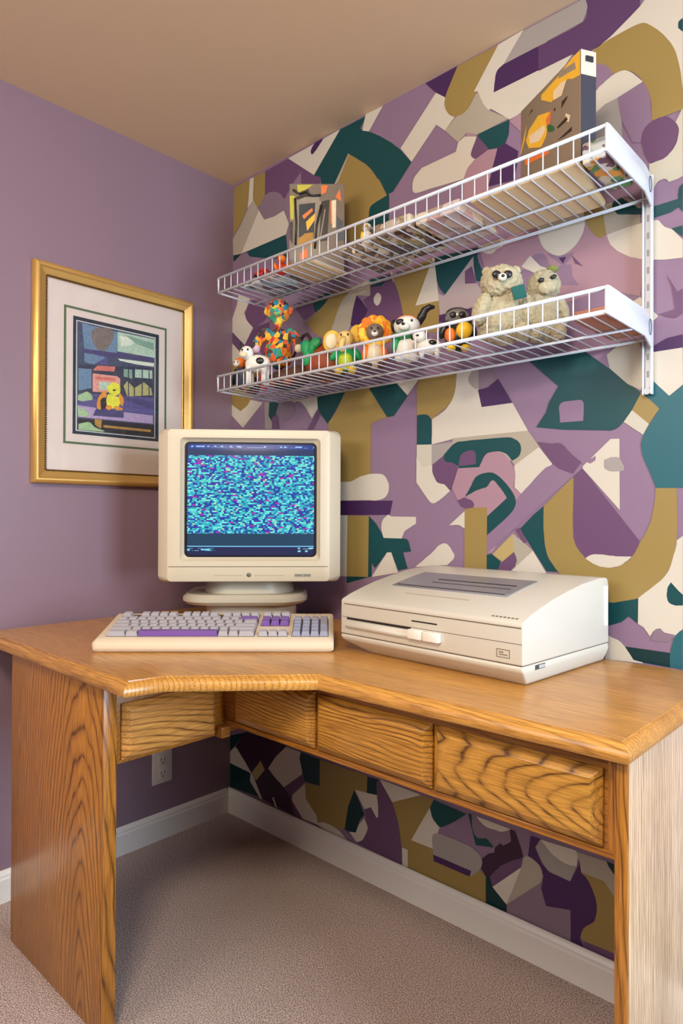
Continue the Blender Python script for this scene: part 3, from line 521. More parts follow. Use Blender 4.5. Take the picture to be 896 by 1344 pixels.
# end panels
XF=.70; YF=-.555
bm=bmesh.new(); box(bm,(.205,-.898,0),(.705,-.872,ZU)); o=link('side_panel',bm,OZ,desk); bev(o,.003,2)
bm=bmesh.new(); box(bm,(.705,-.898,0),(.712,-.866,ZU)); o=link('side_panel_edge',bm,OZ,desk); bev(o,.002,2)
bm=bmesh.new(); box(bm,(1.695,-.574,0),(1.7145,-.03,ZU)); o=link('side_panel',bm,OE,desk); bev(o,.002,2)
bm=bmesh.new(); box(bm,(1.6945,-.580,0),(1.715,-.574,ZU)); o=link('side_panel_edge',bm,OZ,desk); bev(o,.0015,2)
# aprons
bm=bmesh.new(); box(bm,(.662,-.872,.585),(.690,-.50,ZU)); o=link('apron',bm,OA,desk); bev(o,.002,2)
bm=bmesh.new(); box(bm,(.690,-.555,.612),(1.695,-.528,ZU)); o=link('apron',bm,OA,desk); bev(o,.002,2)
bm=bmesh.new(); box(bm,(.690,-.558,.612),(1.695,-.5552,.624)); o=link('apron_rail',bm,OA,desk); bev(o,.001,1)
bm=bmesh.new(); box(bm,(.6905,-.585,.585),(.720,-.5585,.612)); o=link('corner_block',bm,OA,desk); bev(o,.002,2)
bm=bmesh.new(); box(bm,(1.676,-.556,.624),(1.695,-.5552,ZU)); link('stile',bm,OZ,desk)
def drawer(a,b,z0,z1,m,face):
    bm=bmesh.new(); t=.019; i=.016
    if face=='y':
        y=-.5556; back=[(a,y,z0),(b,y,z0),(b,y,z1),(a,y,z1)]; mid=[(x,y-.006,z) for x,_,z in back]
        fr=[(a+i,y-t,z0+i),(b-i,y-t,z0+i),(b-i,y-t,z1-i),(a+i,y-t,z1-i)]
    else:
        x=.6905; back=[(x,a,z0),(x,b,z0),(x,b,z1),(x,a,z1)]; mid=[(x+.006,y,z) for _,y,z in back]
        fr=[(x+t,a+i,z0+i),(x+t,b-i,z0+i),(x+t,b-i,z1-i),(x+t,a+i,z1-i)]
    loft(bm,[back,mid,fr]); o=link('drawer',bm,m,desk); bev(o,.0015,2,20); return o
drawer(-.846,-.588,.594,.722,OY,'x')
drawer(.745,1.028,.628,.755,OD,'y')
drawer(1.036,1.345,.628,.752,OD,'y')
drawer(1.350,1.670,.628,.752,OC,'y')
# ------------------------------------------------------------------ outlet
out_=thing('wall_outlet','white plastic wall outlet plate under the desk on the purple wall','outlet',(0,-.306,.255))
plast=mat('outlet_plastic',(214,204,196),rough=.4)
bm=bmesh.new(); box(bm,(0.0005,-.04,-.06),(.006,.04,.06)); bev(link('cover_plate',bm,plast,out_),.003,2)
for s in (-1,1):
    bm=bmesh.new(); box(bm,(.006,-.017,s*.024-.017),(.0085,.017,s*.024+.017)); bev(link('socket',bm,plast,out_),.004,2)
    bm=bmesh.new()
    for q in (-.007,.007): box(bm,(.0085,q-.0012,s*.024-.003),(.009,q+.0012,s*.024+.008))
    box(bm,(.0085,-.003,s*.024-.012),(.009,.003,s*.024-.008)); link('socket_slots',bm,mat('black_plastic',(20,18,18)),out_)
# ------------------------------------------------------------------ picture
pic=thing('framed_picture','gold framed matted picture hanging on the purple wall','picture',(0,-.4825,1.2465))
PW=.577; PH=.684
gold=mat('gold_leaf',(214,170,96),rough=.38,metal=.6,noise=.12,nscale=14,bump=.1,bscale=90)
golddk=mat('antique_gold_bead',(100,74,36),rough=.45,metal=.7)
def rectring(w0,h0,off):   # y,z corners
    return None
bm=bmesh.new()
prof=[(0,.002),(0,.020),(.004,.026),(.010,.030),(.016,.029),(.020,.024),(.030,.021),(.038,.016),(.041,.016),(.043,.012),(.043,.002)]
rings=[]
for i_,x in prof:
    rings.append([(x,s1*(PW/2-i_),(PH/2+s2*(PH/2-i_))) for s1,s2 in ((-1,-1),(1,-1),(1,1),(-1,1))])
loft(bm,rings,False,False)
fr=link('frame',bm,gold,pic,smooth=False); bev(fr,.0008,1,20)
bm=bmesh.new()
def bead_line(p,q,n):
    for k in range(n):
        t=(k+.5)/n; c=Vector(p).lerp(Vector(q),t)
        g=bmesh.ops.create_icosphere(bm,subdivisions=1,radius=.0036,matrix=Matrix.Translation(c))
a=PW/2-.0405
zb,zt_=.0405,PH-.0405
bead_line((.0172,-a,zb),(.0172,-a,zt_),84); bead_line((.0172,a,zb),(.0172,a,zt_),84); bead_line((.0172,-a,zb),(.0172,a,zb),70); bead_line((.0172,-a,zt_),(.0172,a,zt_),70)
link('beading',bm,golddk,pic,smooth='all')
bm=bmesh.new(); box(bm,(.002,-PW/2+.042,.042),(.008,PW/2-.042,PH-.042)); link('mat_board',bm,mat('ivory_mat_board',(226,208,198),rough=.8),pic)
def ringflat(bm,x,y0,y1,z0,z1,w,th=.0006):
    for a_,b_ in (((y0,z0),(y1,z0+w)),((y0,z1-w),(y1,z1)),((y0,z0+w),(y0+w,z1-w)),((y1-w,z0+w),(y1,z1-w))):
        box(bm,(x,a_[0],a_[1]),(x+th,b_[0],b_[1]))
cy,cz=-.4825,1.2465
bm=bmesh.new(); ringflat(bm,.008,-.672-cy,-.300-cy,1.375-cz,1.815-cz,.0075); link('green_mat_line',bm,mat('green_mat',(92,110,76),rough=.8),pic)
bm=bmesh.new(); box(bm,(.008,-.642-cy,1.408-cz),(.0086,-.331-cy,1.786-cz)); link('inner_mat',bm,mat('navy_mat',(44,52,62),rough=.8),pic)
bm=bmesh.new(); box(bm,(.0086,-.632-cy,1.418-cz),(.0088,-.345-cy,1.774-cz)); link('white_fillet',bm,mat('fillet_white',(210,206,204)),pic)
APAL=dict(B=(58,62,84),b=(90,112,134),A=(104,92,86),g=(150,168,150),c=(190,200,170),t=(110,136,120),v=(74,66,112),U=(62,54,92),N=(44,46,62),s=(176,96,84),R=(196,128,116),y=(150,142,92),p=(150,128,158),l=(136,160,120),K=(34,28,32),o=(150,112,52),Y=(236,188,48),Z=(226,124,36))
am=[];ai={}
anm=dict(B='slate_blue',b='steel_blue',A='brown',g='sage',c='pale_green',t='grey_green',v='indigo',U='dusk_violet',N='ink',s='brick',R='salmon',y='khaki',p='lilac',l='leaf',K='near_black',o='ochre',Y='yellow',Z='orange')
for k,c in APAL.items(): ai[k]=len(am); am.append(mat('print_'+anm[k],tuple(min(250,int(v*1.15+8)) for v in c),rough=.6,noise=.45,nscale=150))
bm=bmesh.new()
for k,ln in enumerate(ART_DATA.strip().split('\n')):
    tk=ln.split(); pts=[tuple(int(v)/1000 for v in t.split(',')) for t in tk[1:]]
    flat(bm,[(max(-.629,min(-.348,y))-cy,max(1.421,min(1.771,z))-cz) for y,z in pts],lambda y,z:(.009+.00001*k,y,z),ai[tk[0]],Vector((1,0,0)))
link('print',bm,am,pic,flip=False)
gl=bpy.data.materials.new('picture_glass'); gl.use_nodes=True; nt=gl.node_tree
for n in list(nt.nodes): nt.nodes.remove(n)
N=nt.nodes.new;L=nt.links.new
om=N('ShaderNodeOutputMaterial'); mxs=N('ShaderNodeMixShader'); tr=N('ShaderNodeBsdfTransparent'); gs=N('ShaderNodeBsdfGlossy'); gs.inputs['Roughness'].default_value=.03
fs=N('ShaderNodeFresnel'); fs.inputs['IOR'].default_value=1.35
L(fs.outputs[0],mxs.inputs[0]);L(tr.outputs[0],mxs.inputs[1]);L(gs.outputs[0],mxs.inputs[2]);L(mxs.outputs[0],om.inputs[0])
bm=bmesh.new(); box(bm,(.0105,-PW/2+.0435,.0435),(.0120,PW/2-.0435,PH-.0435)); link('glass',bm,gl,pic)
# ------------------------------------------------------------------ monitor
beige=mat('beige_plastic',(206,192,166),rough=.4,noise=.02,nscale=3,bump=.03,bscale=900)
beige2=mat('beige_plastic_shade',(186,176,156),rough=.4)
mon=thing('crt_monitor','beige CRT monitor with bright cyan static text on its screen','monitor',(.532,-.347,ZT),yaw+math.radians(3.5))
ZC=.368   # centre height of the face above the desk
def ring(w,h,r,y,cx=0,cz=ZC,n=5): return [(x,y,z) for x,z in rrect(w,h,r,n,cx,cz)]
bm=bmesh.new()
sw,sh,sz,sx=.404,.355,ZC+.018,.004
rg=[ring(.17,.19,.03,.37,0,ZC-.02),ring(.20,.24,.03,.355,0,ZC-.02),ring(.28,.31,.03,.30,0,ZC-.01),ring(.46,.42,.028,.17,0,ZC),ring(.548,.458,.02,.13),ring(.550,.462,.02,.05),ring(.548,.460,.02,.036),ring(.482,.452,.012,.001),ring(.478,.448,.012,.0),
    ring(sw+.012,sh+.012,.012,.0,sx,sz),ring(sw+.008,sh+.008,.012,.004,sx,sz),ring(sw,sh,.014,.014,sx,sz),ring(sw-.012,sh-.012,.016,.019,sx,sz)]
loft(bm,rg,True,False); hs=link('housing',bm,beige,mon,smooth=True)
# bottom lip strip and seams
bm=bmesh.new(); box(bm,(-.236,-.0012,ZC-.183),(.236,.0,ZC-.181)); link('seam',bm,mat('seam_shadow',(120,106,84)),mon)
for a_,b_ in ((-.105,-.018),(.018,.105)):
    bm=bmesh.new(); box(bm,(a_,-.001,ZC-.2085),(b_,.0,ZC-.207)); link('control_flap_edge',bm,mat('seam_light',(176,160,132)),mon)
bm=bmesh.new(); ell(bm,(0,-.001,ZC-.2065),(.007,.003,.0065),sub=2); link('emblem',bm,mat('emblem_grey',(110,112,96),metal=.4,rough=.4),mon)
bm=bmesh.new(); box(bm,(.135,-.0012,ZC-.2125),(.185,.0,ZC-.2035)); bev(link('model_badge',bm,mat('badge_grey',(158,152,138)),mon),.001,1)
bm=bmesh.new()
for k in range(9):
    if k not in (4,): box(bm,(.1385+k*.005,-.0016,ZC-.2105),(.1385+k*.005+.0032,-.0012,ZC-.2055))
link('badge_lettering',bm,mat('letter_grey',(104,98,86)),mon)
bm=bmesh.new(); ell(bm,(.212,-.0005,ZC+.207),(.0022,.0012,.0022),sub=2); link('screw_cap',bm,mat('cap_white',(240,236,226)),mon)
# screen
scm=bpy.data.materials.new('screen_phosphor'); scm.use_nodes=True; nt=scm.node_tree; b=nt.nodes['Principled BSDF']; N=nt.nodes.new; L=nt.links.new
b.inputs['Base Color'].default_value=(.01,.012,.02,1); b.inputs['Roughness'].default_value=.3; b.inputs['Specular IOR Level'].default_value=.2
uv=N('ShaderNodeUVMap'); uv.uv_map='UV'; sp=N('ShaderNodeSeparateXYZ'); L(uv.outputs[0],sp.inputs[0])
def mth(op,a,b_=None,c=None):
    n=N('ShaderNodeMath'); n.operation=op
    for i,v in enumerate((a,b_,c)):
        if v is None: continue
        if isinstance(v,(int,float)): n.inputs[i].default_value=v
        else: L(v,n.inputs[i])
    return n.outputs[0]
U=sp.outputs['X'];V=sp.outputs['Y']   # V: 0 top .. 1 bottom
ROWS=72
row=mth('FLOOR',mth('MULTIPLY',V,ROWS))
off=N('ShaderNodeTexWhiteNoise'); off.noise_dimensions='1D'; L(row,off.inputs['W'])
cell=mth('FLOOR',mth('MULTIPLY_ADD',U,58,mth('MULTIPLY',off.outputs['Value'],40)))
def wn(seed,fx=1):
    n=N('ShaderNodeTexWhiteNoise'); n.noise_dimensions='3D'; cb=N('ShaderNodeCombineXYZ')
    L(mth('FLOOR',mth('MULTIPLY',cell,fx)) if fx!=1 else cell,cb.inputs[0]); L(row,cb.inputs[1]); cb.inputs[2].default_value=seed; L(cb.outputs[0],n.inputs['Vector']); return n.outputs['Value']
big=N('ShaderNodeTexNoise'); cb=N('ShaderNodeCombineXYZ'); L(mth('MULTIPLY',U,9),cb.inputs[0]); L(mth('MULTIPLY',V,26),cb.inputs[1]); L(cb.outputs[0],big.inputs['Vector']); big.inputs['Scale'].default_value=1; big.inputs['Detail'].default_value=3
val=mth('ADD',mth('MULTIPLY',wn(1),.62),mth('MULTIPLY',big.outputs['Fac'],.42))
rp=N('ShaderNodeValToRGB'); rp.color_ramp.interpolation='LINEAR'; L(val,rp.inputs[0]); els=rp.color_ramp.elements
els[0].position=.20; els[0].color=s2l((92,38,180)); els[1].position=.72; els[1].color=s2l((120,250,240))
for p_,c_ in ((.30,(40,60,190)),(.38,(30,66,150)),(.47,(40,130,200)),(.56,(60,205,225)),(.64,(50,190,190))):
    q=els.new(p_); q.color=s2l(c_)
mag=mth('GREATER_THAN',wn(5,.5),.965)
mxm=N('ShaderNodeMix'); mxm.data_type='RGBA'; L(mag,mxm.inputs[0]); L(rp.outputs[0],mxm.inputs[6]); mxm.inputs[7].default_value=s2l((170,60,190))
yel=mth('GREATER_THAN',wn(8),.975)
mxy=N('ShaderNodeMix'); mxy.data_type='RGBA'; L(yel,mxy.inputs[0]); L(mxm.outputs[2],mxy.inputs[6]); mxy.inputs[7].default_value=s2l((190,235,190))
def band(v,a,b_): return mth('MULTIPLY',mth('GREATER_THAN',v,a),mth('LESS_THAN',v,b_))
scan=mth('MULTIPLY_ADD',mth('ABSOLUTE',mth('SUBTRACT',mth('FRACT',mth('MULTIPLY',V,ROWS)),.5)),-1.5,1.25)
nb=band(V,.115,.797)
base=N('ShaderNodeMix'); base.data_type='RGBA'; L(band(V,.797,.91),base.inputs[0]); base.inputs[6].default_value=s2l((44,56,96)); base.inputs[7].default_value=s2l((34,66,92))
def over(prev,fac,col):
    n=N('ShaderNodeMix'); n.data_type='RGBA'; L(fac,n.inputs[0]); L(prev,n.inputs[6])
    if isinstance(col,tuple): n.inputs[7].default_value=s2l(col)
    else: L(col,n.inputs[7])
    return n.outputs[2]
c=base.outputs[2]
c=over(c,band(V,.91,1.0),(36,38,78))
c=over(c,mth('MULTIPLY',band(V,.0,.06),1.0),(40,62,140))
dim=N('ShaderNodeMix'); dim.data_type='RGBA'; dim.blend_type='MULTIPLY'; dim.inputs[0].default_value=1; L(mxy.outputs[2],dim.inputs[6]); L(scan,dim.inputs[7])
c=over(c,nb,dim.outputs[2])
txt=mth('GREATER_THAN',wn(11),.42)
c=over(c,mth('MULTIPLY',mth('MULTIPLY',band(V,.03,.044),txt),mth('ADD',band(U,.03,.62),band(U,.72,.98))),(150,190,250))
c=over(c,band(V,.905,.914),(120,190,235))
c=over(c,mth('MULTIPLY',mth('MULTIPLY',band(V,.928,.948),txt),mth('ADD',band(U,.01,.06),band(U,.075,.23))),(120,210,240))
c=over(c,mth('MULTIPLY',mth('MULTIPLY',band(V,.920,.934),txt),band(U,.86,.98)),(150,220,245))
c=over(c,mth('MULTIPLY',mth('MULTIPLY',band(V,.945,.958),txt),band(U,.86,.935)),(150,220,245))
edge=mth('MULTIPLY',band(U,.018,.982),band(V,.012,.985))
L(c,b.inputs['Emission Color']); L(mth('MULTIPLY_ADD',edge,1.0,.12),b.inputs['Emission Strength'])
b.inputs['Emission Strength'].default_value=1
bm=bmesh.new(); nx=24; grid=[]
uvl=bm.loops.layers.uv.new('UV')
for j in range(nx+1):
    r_=[]
    for i in range(nx+1):
        u=i/nx*2-1; v=j/nx*2-1
        y=.0185-.010*(1-u*u)*(1-v*v)**.5*.9 if abs(v)<1 else .0185
        r_.append(bm.verts.new((sx+u*(sw/2-.006),y,sz-v*(sh/2-.006))))
    grid.append(r_)
for j in range(nx):
    for i in range(nx):
        f=bm.faces.new((grid[j][i],grid[j][i+1],grid[j+1][i+1],grid[j+1][i])); f.smooth=True
        for lp,(a_,b_) in zip(f.loops,((i,j),(i+1,j),(i+1,j+1),(i,j+1))): lp[uvl].uv=(a_/nx,b_/nx)
link('screen',bm,scm,mon)
bm=bmesh.new()
ro=[(x,.0178,z) for x,z in rrect(sw-.010,sh-.010,.014,5,sx,sz)]; ri=[(x,.0176,z) for x,z in rrect(sw-.022,sh-.022,.014,5,sx,sz)]
loft(bm,[ro,[(x,.0165,z) for x,_,z in ro],[(x,.0165,z) for x,_,z in ri],ri],False,False); link('screen_mask',bm,mat('mask_black',(26,26,38),rough=.3),mon)
# swivel stand
stand=bmesh.new()
def plate(bm,w,d,z0,z1,yc,r=.05,e=.004):
    rg=[]
    for k,z in ((e,z0),(0,z0+e),(0,z1-e),(e,z1)):
        rg.append([(x,y,z) for x,y in rrect(w-2*k,d-2*k,r,8,0,yc)])
    loft(bm,rg)
plate(stand,.28,.20,.0,.066,.16,.06); link('stand_pedestal',stand,beige2,mon,smooth=True)
stand=bmesh.new(); plate(stand,.385,.30,.0665,.098,.165,.09,.010); o=link('stand_foot',stand,beige2,mon,smooth=True); o.location.x=-.018
stand=bmesh.new(); rg=[]
for w,z in ((.28,.0985),(.28,.112),(.27,.122),(.27,.139)): rg.append([(x-.008,y,z) for x,y in rrect(w,w*.8,w*.35,8,0,.16)])
loft(stand,rg); link('stand_neck',stand,beige2,mon,smooth=True)
# ------------------------------------------------------------------ keyboard
kb=thing('computer_keyboard','beige computer keyboard with grey keys and a long purple space bar','keyboard',(.524,-.832,ZT),math.radians(43.97))
KW=.593; tl=math.radians(11.0)
KR=Matrix.Rotation(tl,4,'X')
kcream=mat('keyboard_cream',(216,199,172),rough=.4)
bm=bmesh.new()
prof=[(.006,.0),(.001,.006),(.0,.014),(.004,.024),(.014,.0295),(.03,.029),(.205,.029),(.213,.026),(.216,.018),(.214,.004),(.208,.0)]
def taper(t): return .0
rings=[]
n=len(prof)
xs=[0,.004,.010,KW-.010,KW-.004,KW]
for k,x in enumerate(xs):
    e=[.006,.002,0,0,.002,.006][k]
    rings.append([KR@Vector((x,min(max(y,e),.216-e),min(max(z,e),.0295-e))) for y,z in prof])
loft(bm,rings); link('case',bm,kcream,kb,smooth=True)
for x in (.05,KW-.08):
    bm=bmesh.new(); box(bm,(x,.185,.0),(x+.03,.197,.033)); bev(link('rear_foot',bm,kcream,kb),.002,2)
# key wells
well=mat('key_well',(70,62,58),rough=.7)
U_=.0245; x0=.026; y0=.034; zt=.0292
bm=bmesh.new()
for a_,b_,c_,d_ in ((x0,y0,x0+15*U_,y0+5*U_),(x0,y0+5.45*U_,x0+15*U_,y0+6.45*U_),(x0+15.4*U_,y0+3*U_,x0+18.4*U_,y0+5*U_),(x0+15.4*U_,y0+5.45*U_,x0+18.4*U_,y0+6.45*U_),(x0+15.4*U_,y0,x0+18.4*U_,y0+1*U_),(x0+18.85*U_,y0,x0+22.6*U_,y0+5*U_)):
    vs=box(bm,(a_-.0005,b_-.0005,zt),(c_+.0005,d_+.0005,zt+.0007))
bmesh.ops.transform(bm,matrix=KR,verts=bm.verts)
link('key_wells',bm,well,kb)
kl=mat('key_light_grey',(166,160,164),rough=.5); kg=mat('key_grey',(142,142,160),rough=.5); kp=mat('key_purple',(112,76,146),rough=.45)
kmesh={}
def key(ux,uy,w,h,m):
    k_=(round(w,2),round(h,2),m.name)
    if k_ not in kmesh:
        bm=bmesh.new(); W=w*U_-.0012; Hh=h*U_-.0012; i=.0032
        def q(ix,iy0,iy1,z): return [(ix,iy0,z),(W-ix,iy0,z),(W-ix,Hh-iy1,z),(ix,Hh-iy1,z)]
        rg=[q(0,0,0,.0),q(.0004,.0004,.0004,.002),q(i*.8,i*.5,i*1.1,.0105),q(i,i*.8,i*1.4,.0115)]
        loft(bm,rg); me=bpy.data.meshes.new('key'); bmesh.ops.recalc_face_normals(bm,faces=bm.faces); bm.to_mesh(me); bm.free(); me.materials.append(m); kmesh[k_]=me
    o=bpy.data.objects.new('key',kmesh[k_]); COL.objects.link(o); o.parent=kb
    p=KR@Vector((x0+ux*U_+.0006,y0+uy*U_+.0006,zt+.0008)); o.location=p; o.rotation_euler=(tl,0,0)
    return o
for ux,w in ((0,1.9),(1.9,1.25),(11.3,1.05),(12.35,1.05),(13.4,1.6)): key(ux,0,w,1,kl)
key(3.15,0,8.15,1,kp)['label']='long purple space bar'
for uy,first,nk,last in ((1,2.25,10,2.75),(2,1.75,11,2.25),(3,1.5,12,1.5)):
    key(0,uy,first,1,kl)
    for k in range(nk): key(first+k,uy,1,1,kl)
    key(first+nk,uy,last,1,kl)
for k in range(13): key(k,4,1,1,kl)
key(13,4,2,1,kp)['label']='purple backspace key'
for k,ux in enumerate((0,2,3,4,5,6.5,7.5,8.5,9.5,11,12,13,14)): key(ux,5.45,1,1,kl)
for k in range(3):
    key(15.4+k,5.45,1,1,kl); key(15.4+k,4,1,1,kp); key(15.4+k,3,1,1,kp); key(15.4+k,0,1,1,kl)
cw=3.75/4
for c_ in range(4):
    for r_ in range(5):
        if c_==3 and r_ in (1,3): continue
        h=2 if (c_==3 and r_ in (0,2)) else 1
        key(18.85+c_*cw,r_,cw,h,kg)
bm=bmesh.new()
for k in range(3):
    vs=box(bm,(KW-.075+k*.018,.198,.0295),(KW-.069+k*.018,.2005,.0299))
bmesh.ops.transform(bm,matrix=KR,verts=bm.verts); link('indicator_lights',bm,mat('indicator',(150,140,120)),kb)
# ------------------------------------------------------------------ printer
pr=thing('desktop_printer','boxy off-white desktop printer standing on the right wing of the desk','printer',PR_LOC,math.radians(PR_YAW))
pw=mat('printer_plastic',(206,200,186),rough=.35,bump=.03,bscale=700)
pdk=mat('printer_seam',(96,88,78),rough=.6)
PWd=PR_W; PD=.375
# base foot
bm=bmesh.new(); rg=[]
def qd(x0_,x1_,ya,yb,z): return [(x0_,ya,z),(x1_,ya,z),(x1_,yb,z),(x0_,yb,z)]
loft(bm,[qd(.075,PWd-.018,.036,PD-.01,.0),qd(.065,PWd-.010,.030,PD-.004,.004),qd(.004,PWd,.003,PD,.030),qd(.0,PWd,.0,PD,.034),qd(0,PWd,0,PD,.0435)])
lo=link('lower_housing',bm,pw,pr); bev(lo,.004,3)
top=[(0.0,.126),(.004,.131),(.03,.141),(.07,.153),(.12,.166),(.18,.178),(.25,.190),(.33,.197),(.362,.197),(.372,.192),(PD,.176),(PD,.045),(.0,.045)]
bm=bmesh.new(); extx(bm,top,0,PWd); up=link('upper_housing',bm,pw,pr); bev(up,.005,3,30)
bm=bmesh.new(); box(bm,(.003,.002,.0435),(PWd-.003,PD-.002,.0451)); link('housing_seam',bm,pdk,pr)
bm=bmesh.new(); box(bm,(.012,-.0006,.118),(PWd-.004,.001,.1205)); box(bm,(.004,-.0004,.0865),(PWd-.002,.001,.0878)); link('front_grooves',bm,mat('printer_groove',(120,108,90)),pr)
bm=bmesh.new(); box(bm,(.022,-.0008,.0815),(.445*PWd,.001,.0862)); box(bm,(.45*PWd,-.0008,.1005),(.59*PWd,.001,.1035)); link('paper_slots',bm,mat('slot_black',(24,20,20)),pr)
bm=bmesh.new(); extx(bm,[(.0,.060),(-.006,.062),(-.009,.068),(-.003,.0795),(.0,.0795)],.022,.445*PWd); bev(link('paper_tray',bm,pw,pr),.001,1)
for a_,b_ in ((.443,.522),(.527,.612)):
    bm=bmesh.new(); box(bm,(a_*PWd,-.012,.063),(b_*PWd,.0,.084)); bev(link('paper_guide',bm,mat('guide_white',(240,236,226),rough=.35),pr),.002,2)
bm=bmesh.new(); 
for a_,b_ in (((.884,.056),(.944,.0575)),((.884,.0715),(.944,.073)),((.884,.0575),(.887,.0715)),((.941,.0575),(.944,.0715))): box(bm,(a_[0]*PWd,-.0007,a_[1]),(b_[0]*PWd,.0,b_[1]))
box(bm,(.895*PWd,-.0007,.061),(.932*PWd,.0,.063)); box(bm,(.895*PWd,-.0007,.0655),(.915*PWd,.0,.068)); link('front_badge',bm,mat('badge_brown',(134,118,96)),pr)
def roofz(y):
    for (ya,za),(yb,zb_) in zip(top,top[1:]):
        if ya<=y<=yb: return za+(zb_-za)*(y-ya)/(yb-ya)
    return .19
def roofstrip(bm,xa,xb,ya,yb,h,n=6,mi=0):
    P=[(ya+(yb-ya)*k/n) for k in range(n+1)]
    prof=[(y,roofz(y)+h) for y in P]+[(y,roofz(y)-.001) for y in P[::-1]]
    extx(bm,prof,xa,xb,mi)
bm=bmesh.new(); roofstrip(bm,.15*PWd,.80*PWd,.105,.235,.0022); bev(link('cover_panel',bm,mat('printer_grey_panel',(132,130,134),rough=.3),pr),.001,1)
bm=bmesh.new(); roofstrip(bm,.33*PWd,.76*PWd,.175,.180,.0032,1); roofstrip(bm,.33*PWd,.76*PWd,.150,.153,.0030,1); roofstrip(bm,.17*PWd,.78*PWd,.112,.115,.0032,1); link('panel_ribs',bm,mat('rib_dark',(60,58,66)),pr)
bm=bmesh.new(); roofstrip(bm,.30*PWd,.66*PWd,.066,.069,.0008,1); link('roof_groove',bm,mat('seam_light',(176,160,132)),pr)
bm=bmesh.new()
for k in range(7): roofstrip(bm,(.845+k*.018)*PWd,(.845+k*.018+.011)*PWd,.011,.0155,.0005,1)
link('model_lettering',bm,mat('letter_brown',(120,106,86)),pr)
bm=bmesh.new(); box(bm,(PWd-.001,.045,.031),(PWd+.0008,.085,.041)); bev(link('side_latch_recess',bm,mat('recess_dark',(70,68,68)),pr),.001,1)
bm=bmesh.new(); box(bm,(PWd-.001,.060,.0325),(PWd+.002,.083,.0395)); bev(link('side_latch',bm,mat('latch_grey',(176,178,178)),pr),.001,1)
bm=bmesh.new(); box(bm,(PWd-.001,.352,.085),(PWd+.0025,.366,.178)); bev(link('rear_vent_strip',bm,mat('vent_white',(222,224,224)),pr),.001,1)
# ------------------------------------------------------------------ wire shelves
wire=mat('white_coated_wire',(208,210,216),rough=.28,spec=.6)
XL,XR,YF_,YB=.288,1.565,-.282,-.012
def wshelf(label,zd):
    t=thing('wire_shelf',label,'shelf',(0,0,0),0,'white wire shelves on the patterned wall')
    t.location=(XL,YB,zd)
    lx=XR-XL; fy=YF_-YB; lip=.047
    bm=bmesh.new(); n=38
    for k in range(n+1):
        x=lx*k/n
        if k==0 or k==n: continue
        tube(bm,[(x,0,.0),(x,fy+.004,.0),(x,fy,.004),(x,fy,lip)],.0016,6)
    link('wire_deck',bm,wire,t,smooth='all')
    bm=bmesh.new()
    tube(bm,[(0,fy,lip),(lx,fy,lip)],.0042,10)
    tube(bm,[(0,fy,-.001),(lx,fy,-.001)],.0044,10); link('front_rail',bm,wire,t,smooth='all')
    bm=bmesh.new()
    tube(bm,[(0,fy*.45,-.0045),(lx,fy*.45,-.0045)],.0030,8); link('middle_rail',bm,wire,t,smooth='all')
    bm=bmesh.new()
    tube(bm,[(0,-.002,-.004),(lx,-.002,-.004)],.0030,8)
    tube(bm,[(0,-.010,-.0045),(lx,-.010,-.0045)],.0022,8); link('back_rail',bm,wire,t,smooth='all')
    # left end
    bm=bmesh.new(); tube(bm,[(0,0,-.001),(0,fy,-.001),(0,fy,lip),(0,fy+.006,lip)],.0034,8); tube(bm,[(.0,0,-.001),(.0,fy,lip)],.0022,8) if False else None
    link('end_wire',bm,wire,t,smooth='all')
    # right end plate
    bm=bmesh.new(); pr_=[(fy-.004,-.006),(fy-.004,lip+.004),(fy+.01,lip+.007),(-.05,lip+.006),(-.004,lip-.01),(0,lip-.02),(0,-.03),(-.012,-.022),(-.05,-.006)]
    extx(bm,pr_,lx-.001,lx+.004); o=link('end_plate',bm,wire,t); bev(o,.0012,2)
    bm=bmesh.new(); pts=[(lx+.0048,-.022+.007*math.cos(a_),lip*.42+.018*math.sin(a_)) for a_ in [2*PI*k/16 for k in range(16)]]
    tube(bm,pts,.0009,5,closed=True); link('plate_slot',bm,mat('slot_grey',(90,92,98)),t)
    return t
wshelf('upper white wire shelf with a tall boxed toy at each end',1.885)
wshelf('lower white wire shelf carrying plush toys and figurines',1.560)
# vertical standard tying both shelves
vs=thing('shelf_standard','white slotted upright on the patterned wall beside the right shelf ends','shelf bracket',(1.557,0,1.43))
bm=bmesh.new(); box(bm,(-.007,-.0115,.015),(.007,-.0065,.49)); o=link('channel_back',bm,wire,vs); bev(o,.001,1)
bm=bmesh.new()
for s in (-1,1): box(bm,(s*.009-.002,-.020,.0),(s*.009+.002,-.0065,.505))
bev(link('channel_side',bm,wire,vs),.001,1)
bm=bmesh.new()
for k in range(11): box(bm,(-.0025,-.0120,.04+k*.04),(.0025,-.0115,.055+k*.04))
link('channel_slots',bm,mat('slot_pale',(150,150,156)),vs)
bm=bmesh.new(); tube(bm,[(0,-.0065,.008),(0,-.018,.008)],.008,12); link('foot_screw',bm,mat('screw_zinc',(150,152,156),metal=.8,rough=.35),vs,smooth=True)
